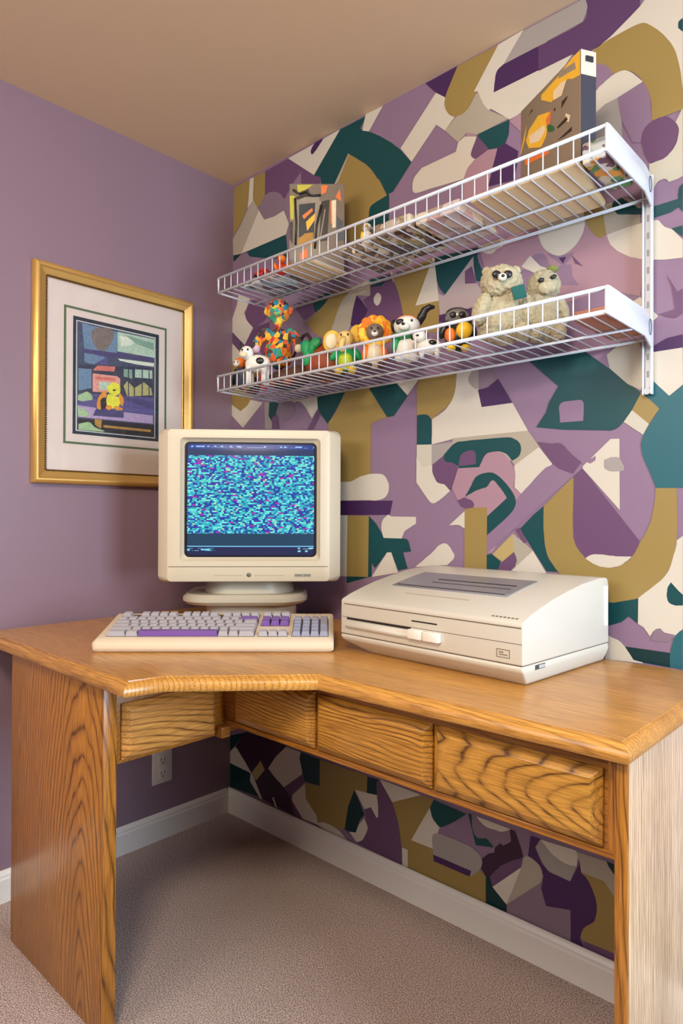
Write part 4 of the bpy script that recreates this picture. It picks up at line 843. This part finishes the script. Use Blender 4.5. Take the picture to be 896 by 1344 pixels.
# ------------------------------------------------------------------ boxed toys on the upper shelf
BC=dict(zip('0123456789',[(150,138,122),(40,48,54),(190,180,60),(48,40,36),(232,120,56),(240,186,52),(176,128,40),(232,214,182),(72,78,90),(44,100,60)]))
bxm=[mat('box_card',(128,114,100),rough=.4)];bxi={}
for k,nm in zip('0123456789',('grey','night','lime','umber','vermilion','amber','bronze','cream','slate','green')): bxi[k]=len(bxm); bxm.append(mat('card_'+nm,BC[k],rough=.4,noise=.15,nscale=60))
def artface(bm,data,w,h):
    for k,ln in enumerate(data.strip().split('\n')):
        tk=ln.split(); pts=[tuple(int(v)/1000 for v in t.split(',')) for t in tk[1:]]
        flat(bm,pts,lambda x,z:(x,-.0004-.00001*k,z),bxi[tk[0]],Vector((0,-1,0)))
ZUP=1.885+.0017; ZLO=1.560+.0017
t=thing('toy_box','tall grey toy box with dark arched window, at left end of upper shelf','box',(.552,-.2085,1.902),.748)
bm=bmesh.new(); box(bm,(0,0,0),(.172,.055,.283)); bev(link('carton',bm,bxm[0],t),.0015,2)
bm=bmesh.new(); artface(bm,LB_DATA,.172,.283); link('printed_front',bm,bxm,t,flip=False)
bm=bmesh.new()
for pts in ([(.012,.262),(.03,.25),(.05,.258),(.07,.244),(.098,.246)],[(.018,.235),(.022,.16),(.020,.09)],[(.1,.215),(.085,.15),(.08,.08)]):
    tube(bm,[(x,-.004,z) for x,z in pts],.0035,8)
link('branch_relief',bm,mat('card_umber',(48,40,36)),t,smooth='all')
tl_=tag(link('cardboard_tray',(lambda b:(box(b,(.582,-.266,1.8872),(.705,-.11,1.9005)),b)[1])(bmesh.new()),mat('cream_card',(228,204,160),rough=.6)),'cream cardboard tray lying flat under the left toy box','tray'); bev(tl_,.006,3)
t=thing('toy_box','tall toy box printed with yellow figures and a navy side, right end of upper shelf','box',(1.285,-.105,1.905),-.52499)
bm=bmesh.new(); box(bm,(0,0,0),(.2334,.04,.250)); bev(link('carton',bm,mat('card_brown_grey',(136,120,102),rough=.4),t),.0015,2)
bm=bmesh.new(); artface(bm,RB_DATA,.2334,.250); link('printed_front',bm,bxm,t,flip=False)
bm=bmesh.new(); box(bm,(.2334,.001,.001),(.2340,.039,.195)); link('navy_side',bm,mat('card_navy',(56,58,72),rough=.4),t)
bm=bmesh.new(); box(bm,(.2334,.001,.196),(.2340,.039,.249)); link('white_side_label',bm,mat('card_offwhite',(214,200,186)),t)
bm=bmesh.new(); box(bm,(.2340,.012,.225),(.2372,.03,.236)); link('hang_tab',bm,mat('tab_black',(40,40,50)),t)
o=tag(link('cardboard_tray',(lambda b:(prism(b,[(1.235,-.262),(1.498,-.262),(1.468,-.03),(1.225,-.03)],1.8872,1.9035),b)[1])(bmesh.new()),mat('cream_card',(228,204,160),rough=.6)),'long cream cardboard tray lying under the right toy box','tray'); bev(o,.007,3)
def multi(name,cols,scale=30,rough=.55,rnd_=1,dist=.0):
    m=bpy.data.materials.new(name); m.use_nodes=True; nt=m.node_tree; b=nt.nodes['Principled BSDF']; N=nt.nodes.new; L=nt.links.new
    tc=N('ShaderNodeTexCoord'); nz=N('ShaderNodeTexNoise'); nz.inputs['Scale'].default_value=scale*.8; L(tc.outputs['Object'],nz.inputs['Vector'])
    ma=N('ShaderNodeVectorMath'); ma.operation='MULTIPLY_ADD'; L(nz.outputs['Color'],ma.inputs[0]); ma.inputs[1].default_value=(dist,)*3; L(tc.outputs['Object'],ma.inputs[2])
    v=N('ShaderNodeTexVoronoi'); v.inputs['Scale'].default_value=scale; L(ma.outputs[0],v.inputs['Vector'])
    sp=N('ShaderNodeSeparateColor'); L(v.outputs['Color'],sp.inputs[0]); rp=N('ShaderNodeValToRGB'); rp.color_ramp.interpolation='CONSTANT'; L(sp.outputs[0],rp.inputs[0])
    e=rp.color_ramp.elements
    e[0].position=0; e[0].color=s2l(cols[0]); e[1].position=1/len(cols); e[1].color=s2l(cols[1])
    for k,c in enumerate(cols[2:],2): q=e.new(k/len(cols)); q.color=s2l(c)
    L(rp.outputs[0],b.inputs['Base Color']); b.inputs['Roughness'].default_value=rough; MATS[name]=m; return m
patch=multi('patchwork_plush',[(236,170,40),(226,98,44),(60,150,120),(80,60,50),(240,200,80),(200,60,60),(40,130,150),(60,40,44),(236,140,40),(250,190,50)],50,.8,dist=.035)
packp=multi('printed_packaging',[(226,222,206),(90,150,90),(220,210,180),(60,60,80),(230,160,60),(200,210,214),(120,90,110)],38,.35,dist=.05)
packq=multi('pale_packaging',[(214,192,176),(196,160,156),(226,214,190),(170,150,130),(206,190,186)],24,.35,dist=.06)
packr=multi('clutter_packaging',[(150,132,112),(214,204,180),(96,84,72),(170,160,110),(190,176,160),(90,60,50)],34,.35,dist=.06)
def pack(a,b,zh,m,label,rz=0,cat='package',name='toy_package'):
    w=b[0]-a[0];d=b[1]-a[1]
    bm=bmesh.new(); box(bm,(-w/2,-d/2,0),(w/2,d/2,zh)); o=link(name,bm,m,loc=((a[0]+b[0])/2,(a[1]+b[1])/2,ZUP),rotz=rz); bev(o,.004,3); tag(o,label,cat,'packages lying on the upper shelf'); return o
pack((1.503,-.252),(1.552,-.09),.044,packp,'small multicoloured toy package at the far right end of the upper shelf')
pack((1.070,-.250),(1.20,-.06),.030,packq,'pale pink flat package on upper shelf left of the tall yellow box')
pack((.930,-.262),(1.058,-.075),.034,packr,'brown and cream cluttered package in the middle of the upper shelf',.02)
pack((.790,-.225),(.912,-.05),.026,multi('shell_packaging',[(206,190,160),(150,130,104),(230,216,186),(110,96,80)],42,.35,dist=.06),'tan and white flat package behind the small bird figurine on upper shelf')
pack((.375,-.255),(.535,-.1),.018,multi('blue_packaging',[(150,180,190),(200,206,206),(110,90,100),(170,150,150)],24,.35,dist=.06),'pale blue flat package at the left end of the upper shelf')
def fig(t,name,ells,m,sub=3,smooth='all',label=None,flu=None):
    bm=bmesh.new()
    for e_ in ells: ell(bm,e_[0],e_[1],e_[2] if len(e_)>2 else (0,0,0),sub)
    o=link(name,bm,m,t,smooth=smooth)
    if label: o['label']=label
    if flu:
        r=o.modifiers.new('merge','REMESH'); r.mode='VOXEL'; r.voxel_size=flu[0]; r.use_smooth_shade=True
        if flu[1]:
            for sc,am in ((flu[2],flu[1]),(flu[2]*.4,flu[1]*.5)):
                tx=bpy.data.textures.new(name,'CLOUDS'); tx.noise_scale=sc; tx.noise_depth=3
                d=o.modifiers.new('tufts','DISPLACE'); d.texture=tx; d.strength=am; d.mid_level=.45; d.texture_coords='LOCAL'
    return o
black=mat('toy_black',(28,26,28),rough=.35); wht=mat('toy_white',(232,228,218),rough=.5); org=mat('toy_orange',(232,120,30),rough=.5); yel_=mat('toy_yellow',(240,196,40),rough=.5)
grn=mat('toy_green',(20,150,84),rough=.5); red=mat('toy_red',(206,56,36),rough=.5); pink=mat('toy_pink',(214,180,196),rough=.6); brn=mat('toy_brown',(92,58,44),rough=.7); rust=mat('toy_rust',(150,66,24),rough=.6); olive=mat('toy_lime',(176,196,40),rough=.5); cream=mat('toy_cream',(226,210,176),rough=.6)
# little ones up top
t=thing('toy_bird','small yellow and white bird figurine standing on the upper shelf','figurine',(.905,-.247,ZUP),.7)
fig(t,'body',[((0,0,.018),(.014,.016,.018))],wht); fig(t,'head',[((0,-.004,.043),(.012,.012,.011))],wht)
fig(t,'wing',[((-.013,0,.02),(.005,.012,.014))],yel_); fig(t,'wing',[((.013,0,.02),(.005,.012,.014))],mat('toy_grey',(150,146,140)))
bm=bmesh.new(); bmesh.ops.create_cone(bm,cap_ends=True,segments=10,radius1=.005,radius2=0,depth=.014,matrix=Matrix.Translation((0,-.02,.043))@Matrix.Rotation(PI/2,4,'X')); link('beak',bm,yel_,t)
t=thing('toy_vehicle','tiny red toy car near the left end of the upper shelf','toy',(.478,-.262,1.905),.2)
t.location=(.455,-.235,ZUP+.0185)
bm=bmesh.new(); box(bm,(-.03,-.012,.006),(.03,.012,.018)); bev(link('chassis',bm,red,t),.003,2)
bm=bmesh.new(); box(bm,(-.014,-.010,.018),(.018,.010,.029)); bev(link('cabin',bm,red,t),.004,2)
for x in (-.018,.018):
    for y in (-.012,.012):
        bm=bmesh.new(); bmesh.ops.create_cone(bm,cap_ends=True,segments=16,radius1=.0062,radius2=.0062,depth=.005,matrix=Matrix.Translation((x,y,.0062))@Matrix.Rotation(PI/2,4,'X')); link('wheel',bm,black,t)
t=thing('toy_figure','small red and orange seated figure in front of the left toy box','figurine',(.556,-.243,ZUP),.7)
fig(t,'body',[((0,0,.020),(.016,.014,.020))],red); fig(t,'head',[((0,-.002,.050),(.013,.012,.013))],org); 
for s in (-1,1): fig(t,'leg',[((s*.010,-.014,.007),(.007,.014,.007))],red); fig(t,'arm',[((s*.018,-.004,.026),(.006,.007,.014),(0,s*.4,0))],org)
# ------------------------------------------------------------------ lower shelf
# brown cushion under the patchwork animal
t=thing('brown_plush','dark brown plush lying beneath the patchwork monkey','plush toy',(.475,-.142,ZLO),.25); t.scale=(.85,.85,.88)
fig(t,'body',[((0,0,.036),(.088,.058,.037)),((.05,0,.045),(.05,.052,.038))],brn,flu=(.004,0,.01)); fig(t,'foot',[((-.03,-.062,.016),(.018,.018,.016))],rust); fig(t,'foot',[((.04,-.060,.016),(.018,.018,.016))],rust)
# patchwork monkey
t=thing('plush_monkey','multicoloured patchwork plush monkey with a long dark tail, sitting high on lower shelf','plush toy',(.438,-.150,ZLO+.068),.70); t.scale=(.84,.9,.91)
fl=(.0035,.004,.012)
fig(t,'body',[((0,0,.064),(.056,.046,.064)),((0,-.022,.050),(.046,.036,.044)),((0,0,.118),(.050,.034,.030))],patch,flu=fl)
fig(t,'head',[((0,-.008,.208),(.046,.042,.046)),((0,-.020,.165),(.018,.016,.022))],patch,flu=fl)
fig(t,'muzzle',[((.004,-.046,.196),(.020,.014,.017))],multi('muzzle_patch',[(40,150,150),(120,190,110),(230,120,60)],90,.8,dist=.02))
fig(t,'ear',[((-.046,-.004,.212),(.012,.008,.015))],patch); fig(t,'ear',[((.046,-.004,.212),(.012,.008,.015))],patch)
for s in (-1,1):
    fig(t,'eye',[((s*.014,-.047,.218),(.0045,.004,.0055))],black)
    a_=fig(t,'arm',[((s*.058,-.010,.120),(.020,.018,.034),(0,-s*.7,0)),((s*.078,-.020,.092),(.017,.016,.030),(0,-s*.1,0))],patch,flu=fl)
    fig(t,'hand',[((s*.082,-.026,.070),(.015,.014,.017))],cream if s>0 else pink)
    fig(t,'leg',[((s*.036,-.036,.022),(.019,.036,.017),(0,0,s*.25))],patch,flu=fl)
bm=bmesh.new(); tube(bm,[(x*math.cos(.62)+y*math.sin(.62),-x*math.sin(.62)+y*math.cos(.62)+.03,z) for x,y,z in ((.045,.03,.05),(.080,.028,.095),(.105,.022,.118),(.135,.015,.118),(.155,.008,.098),(.172,.0,.078),(.195,-.006,.060),(.215,-.01,.045))],[.004,.006,.0065,.0065,.007,.008,.008,.004],10); link('tail',bm,mat('tail_dark',(54,40,40),rough=.8),t,smooth='all')
# rust dome + green bow
t=thing('plush_turtle','rust brown dome-backed plush with a green bow, beside the plush monkey','plush toy',(.652,-.150,ZLO),.4); t.scale=(.95,.85,1.25)
fig(t,'shell',[((0,0,.045),(.066,.050,.048))],rust); fig(t,'rim',[((0,0,.018),(.070,.054,.018))],brn)
fig(t,'head',[((.068,-.024,.034),(.018,.018,.020))],org)
fig(t,'bow',[((-.054,-.030,.082),(.020,.012,.018),(0,.5,0)),((-.022,-.036,.088),(.022,.012,.014),(0,-.4,0)),((-.050,-.034,.056),(.014,.010,.020),(0,.2,0)),((-.032,-.036,.075),(.012,.012,.012))],grn,flu=(.0025,.003,.01))
# bull
t=thing('toy_cow','small cream cow figurine with dark markings in front of the brown plush','figurine',(.452,-.250,ZLO),.55); t.scale=(1.15,1.1,1.1)
fig(t,'body',[((.0,0,.062),(.036,.022,.026))],wht,flu=(.003,0,.01)); fig(t,'head',[((-.028,-.012,.092),(.019,.016,.020))],wht); fig(t,'muzzle',[((-.032,-.028,.084),(.012,.009,.009))],cream)
for x,y in ((-.022,-.012),(-.022,.012),(.022,-.012),(.022,.012)): bm=bmesh.new(); tube(bm,[(x,y,.0),(x,y,.03),(x,y,.055)],[.008,.0075,.009],10); link('leg',bm,wht,t,smooth='all')
for s in (-1,1): 
    bm=bmesh.new(); tube(bm,[(-.028+s*.012,-.008,.108),(-.028+s*.020,-.006,.116),(-.028+s*.020,-.006,.126)],[.004,.0035,.001],8); link('horn',bm,black,t,smooth='all')
    fig(t,'eye',[((-.028+s*.008,-.026,.098),(.003,.003,.0035))],black)
fig(t,'spot',[((.012,-.019,.066),(.012,.005,.010))],black); fig(t,'spot',[((-.040,-.014,.100),(.008,.006,.010))],black)
# small bird
t=thing('toy_penguin','small black and orange bird figurine at the far left of the lower shelf','figurine',(.352,-.232,ZLO),.45)
fig(t,'body',[((0,0,.040),(.026,.022,.040))],mat('toy_navy',(54,56,76),rough=.5)); fig(t,'head',[((-.004,-.004,.088),(.020,.019,.018))],org); fig(t,'face',[((-.010,-.020,.084),(.012,.008,.011))],wht)
for s in (-1,1): fig(t,'wing',[((s*.027,0,.044),(.007,.014,.028),(0,-s*.2,0))],black); fig(t,'foot',[((s*.012,-.014,.005),(.011,.016,.005))],org); fig(t,'eye',[((-.010+s*.006,-.027,.087),(.0022,.002,.003))],black)
t=thing('toy_figure','small seated figure with white head and red body at left of the lower shelf','figurine',(.318,-.150,ZLO),.4)
fig(t,'body',[((0,0,.030),(.020,.018,.030))],brn); fig(t,'head',[((0,-.004,.074),(.017,.016,.017))],yel_); fig(t,'face',[((-.002,-.017,.072),(.010,.006,.010))],wht)
for s in (-1,1): fig(t,'leg',[((s*.012,-.020,.008),(.008,.016,.008))],rust)
t=thing('toy_figure','tiny red-coated figure between the small bird and cow on lower shelf','figurine',(.392,-.170,ZLO),.4)
fig(t,'body',[((0,0,.040),(.018,.016,.040))],red); fig(t,'head',[((0,0,.092),(.014,.014,.016))],cream); fig(t,'hat',[((0,0,.108),(.015,.015,.007))],black)
# elephant-like
t=thing('toy_elephant','yellow and green big-eared elephant toy on the lower shelf','plush toy',(.762,-.172,ZLO),.62)
fig(t,'body',[((0,0,.044),(.034,.030,.038))],grn); fig(t,'belly',[((0,-.022,.036),(.022,.014,.026))],olive)
fig(t,'head',[((-.002,-.010,.104),(.026,.024,.025))],mat('toy_peach',(232,196,120),rough=.6))
fig(t,'ear',[((-.042,-.002,.100),(.028,.008,.034))],mat('ear_yellow',(226,186,70),rough=.7)); fig(t,'ear',[((.032,-.002,.122),(.022,.008,.026))],mat('ear_yellow',(226,186,70)))
fig(t,'inner_ear',[((-.044,-.009,.100),(.018,.004,.023))],cream)
bm=bmesh.new(); tube(bm,[(-.004,-.030,.102),(-.008,-.042,.088),(-.010,-.046,.070),(-.004,-.052,.060)],[.009,.008,.0075,.006],10); link('trunk',bm,mat('toy_peach',(232,196,120)),t,smooth='all')
for s in (-1,1): fig(t,'leg',[((s*.020,-.022,.012),(.013,.020,.012))],yel_); fig(t,'arm',[((s*.034,-.012,.058),(.010,.012,.020),(0,-s*.6,0))],grn); fig(t,'eye',[((-.002+s*.010,-.032,.112),(.0028,.0025,.0038))],black)
fig(t,'scarf',[((.0,-.006,.080),(.028,.024,.010))],pink)
# lion
t=thing('toy_lion','small lion toy with orange and yellow mane, right of the elephant toy','plush toy',(.868,-.168,ZLO),.68)
fig(t,'body',[((0,0,.040),(.030,.028,.036))],cream); 
fig(t,'mane',[((.036*math.cos(a_),.004,.110+.034*math.sin(a_)),(.016,.014,.016)) for a_ in [2*PI*k/11 for k in range(11)]]+[((0,.006,.110),(.034,.014,.032))],multi('mane',[(240,180,40),(232,120,30),(246,204,70)],60,.8,dist=.02),flu=(.003,0,.01))
fig(t,'face',[((0,-.012,.106),(.025,.018,.024))],mat('toy_taupe',(120,104,92),rough=.5)); fig(t,'muzzle',[((0,-.030,.097),(.010,.007,.008))],wht); fig(t,'nose',[((0,-.0365,.101),(.004,.003,.003))],black)
for s in (-1,1): fig(t,'eye',[((s*.009,-.0285,.112),(.003,.003,.004))],black); fig(t,'arm',[((s*.027,-.014,.046),(.009,.010,.022),(0,-s*.2,0))],org); fig(t,'leg',[((s*.018,-.024,.010),(.011,.020,.010))],brn)
# black-eared dog
t=thing('toy_dog','white dog toy with one raised black ear and a green scarf','plush toy',(.985,-.172,ZLO),.60)
fig(t,'body',[((0,0,.038),(.034,.030,.036))],wht); fig(t,'head',[((0,-.006,.100),(.036,.030,.028))],wht); fig(t,'muzzle',[((-.006,-.034,.092),(.016,.012,.011))],wht); fig(t,'nose',[((-.008,-.046,.096),(.005,.004,.004))],black)
fig(t,'cap',[((.0,.004,.121),(.028,.024,.011))],org); fig(t,'eye_patch',[((-.016,-.028,.106),(.013,.008,.009))],black); fig(t,'eye',[((.014,-.032,.108),(.0035,.003,.004))],black)
fig(t,'scarf',[((-.012,-.012,.070),(.032,.026,.010))],grn)
bm=bmesh.new(); tube(bm,[(.030,0,.108),(.040,.002,.128),(.048,.002,.145),(.062,.0,.152),(.074,-.002,.150)],[.010,.012,.010,.008,.004],10); link('ear',bm,black,t,smooth='all')
fig(t,'ear',[((-.036,.0,.104),(.008,.012,.018))],black)
for s in (-1,1): fig(t,'leg',[((s*.020,-.024,.010),(.012,.020,.010))],wht); fig(t,'arm',[((s*.030,-.016,.050),(.009,.010,.020),(0,-s*.3,0))],grn if s<0 else wht)
t=thing('toy_dog','small low white dog figurine with black spots, between two larger toys','figurine',(1.068,-.185,ZLO),.6)
fig(t,'body',[((0,0,.030),(.034,.020,.020))],wht); fig(t,'head',[((-.026,-.010,.056),(.018,.016,.017))],wht); fig(t,'ear',[((-.010,-.004,.058),(.007,.008,.013))],black); fig(t,'ear',[((-.043,-.008,.058),(.006,.008,.012))],black)
fig(t,'spot',[((.008,-.016,.036),(.011,.006,.008))],black); fig(t,'nose',[((-.030,-.026,.054),(.004,.003,.003))],black)
for x,y in ((-.02,-.010),(-.02,.010),(.02,-.010),(.02,.010)): fig(t,'leg',[((x,y,.012),(.007,.007,.012))],wht)
# black/yellow
t=thing('toy_bee','black toy with silver goggles holding a yellow ball on the lower shelf','plush toy',(1.152,-.180,ZLO),.62)
fig(t,'body',[((0,0,.040),(.034,.030,.038))],black); fig(t,'head',[((-.002,-.002,.090),(.030,.026,.024))],mat('toy_silver',(150,150,146),rough=.25,metal=.6))
fig(t,'cap',[((-.002,.004,.104),(.028,.024,.012))],black); fig(t,'ball',[((.014,-.036,.048),(.020,.015,.021))],yel_); fig(t,'belly',[((-.020,-.026,.040),(.014,.012,.018))],org)
for s in (-1,1): fig(t,'goggle',[((-.002+s*.011,-.026,.090),(.009,.005,.008))],black); fig(t,'arm',[((s*.036,-.006,.058),(.010,.012,.024),(0,-s*.3,0))],black); fig(t,'foot',[((s*.018,-.022,.008),(.012,.018,.008))],yel_)
# shaggy bears
fur=mat('shaggy_fur',(186,176,146),rough=.95,noise=.35,nscale=70,bump=.8,bscale=420)
fur2=mat('shaggy_fur_grey',(172,162,136),rough=.95,noise=.35,nscale=60,bump=.8,bscale=420)
t=thing('plush_bear','shaggy beige plush bear with black glasses-like eyes and a teal square patch','plush toy',(1.272,-.168,ZLO),.70); t.scale=(.86,.86,.92)
ff=(.0032,.010,.007)
fig(t,'body',[((0,.0,.070),(.066,.050,.068)),((.02,0,.120),(.050,.040,.045))],fur,flu=ff)
fig(t,'head',[((-.006,-.012,.162),(.058,.046,.045))],fur,flu=ff)
fig(t,'ear',[((-.045,.0,.196),(.014,.010,.013))],fur,flu=(.003,.004,.01)); fig(t,'ear',[((.036,.0,.198),(.014,.010,.013))],fur,flu=(.003,.004,.01))
fig(t,'muzzle',[((-.014,-.066,.160),(.012,.010,.010))],wht,flu=None)
for s in (-1,1): fig(t,'eye',[((-.014+s*.0155,-.0635,.168),(.0125,.007,.0100))],black)
fig(t,'nose',[((-.014,-.077,.160),(.005,.003,.004))],black)
for s in (-1,1):
    fig(t,'arm',[((s*.062,-.022,.090),(.024,.026,.045),(0,-s*.35,0))],fur,flu=ff)
    fig(t,'leg',[((s*.044,-.040,.026),(.026,.044,.024),(0,0,-s*.3))],fur,flu=ff)
bm=bmesh.new(); box(bm,(-.018,-.003,-.017),(.018,.003,.017)); bmesh.ops.transform(bm,matrix=Matrix.Translation((.030,-.070,.120))@Matrix.Rotation(-.25,4,'Y'),verts=bm.verts); bev(link('patch',bm,mat('patch_teal',(20,92,88),rough=.8),t),.002,2)
t=thing('plush_bear','greyer shaggy plush bear with closed dark eyes leaning on its right-hand side','plush toy',(1.350,-.112,ZLO),.72); t.scale=(.80,.80,.92)
fig(t,'body',[((0,0,.072),(.054,.044,.070)),((-.01,0,.120),(.044,.036,.045))],fur2,flu=ff)
fig(t,'head',[((-.002,-.010,.150),(.048,.040,.042))],fur2,flu=ff); fig(t,'snout',[((-.004,-.046,.136),(.026,.016,.016))],fur,flu=(.003,.006,.01))
for s in (-1,1):
    fig(t,'eye',[((-.004+s*.018,-.052,.158+s*.004),(.010,.006,.0055),(0,-.3,0))],black)
    fig(t,'leg',[((s*.034,-.032,.024),(.022,.038,.024))],fur2,flu=ff); fig(t,'arm',[((s*.050,-.014,.086),(.018,.022,.040),(0,-s*.3,0))],fur2,flu=ff)
fig(t,'moss_tuft',[((.02,-.02,.192),(.020,.014,.008))],mat('moss',(120,128,70),rough=1),flu=(.003,.006,.01))
# flat boxes right of the bears and under them
def lowpack(a,b,zh,m,label,name='flat_box'):
    w=b[0]-a[0];d=b[1]-a[1]; bm=bmesh.new(); box(bm,(-w/2,-d/2,0),(w/2,d/2,zh)); o=link(name,bm,m,loc=((a[0]+b[0])/2,(a[1]+b[1])/2,ZLO)); bev(o,.003,2); tag(o,label,'box')
lowpack((1.482,-.25),(1.553,-.04),.020,mat('terracotta_card',(176,120,96)),'terracotta flat box at the right end of the lower shelf')
# ------------------------------------------------------------------ light
w=bpy.data.worlds.new('ambient'); S.world=w; w.use_nodes=True; bg=w.node_tree.nodes['Background']; bg.inputs[0].default_value=s2l((244,240,240)); bg.inputs[1].default_value=.08
def area(name,loc,to,sx_,sy_,e,col):
    l=bpy.data.lights.new(name,'AREA'); l.shape='RECTANGLE'; l.size=sx_; l.size_y=sy_; l.energy=e; l.color=col
    o=bpy.data.objects.new(name,l); COL.objects.link(o); o.location=loc; d=Vector(to)-Vector(loc); o.rotation_euler=d.to_track_quat('-Z','Y').to_euler(); return o
area('window_daylight',(3.4,-.70,1.35),(.9,-.62,.95),.8,1.3,78,(.68,.84,1.0))
area('ceiling_lamp',(2.0,-2.0,2.36),(1.2,-1.1,.2),.4,.4,46,(1.0,.86,.68))
area('room_window_behind',(.9,-3.2,2.0),(.6,-.2,.6),1.6,.8,40,(1.0,.94,.88))
vsx=S.view_settings; vsx.view_transform='Standard'; vsx.look='None'; vsx.gamma=1; vsx.exposure=-.22; vsx.use_curve_mapping=False
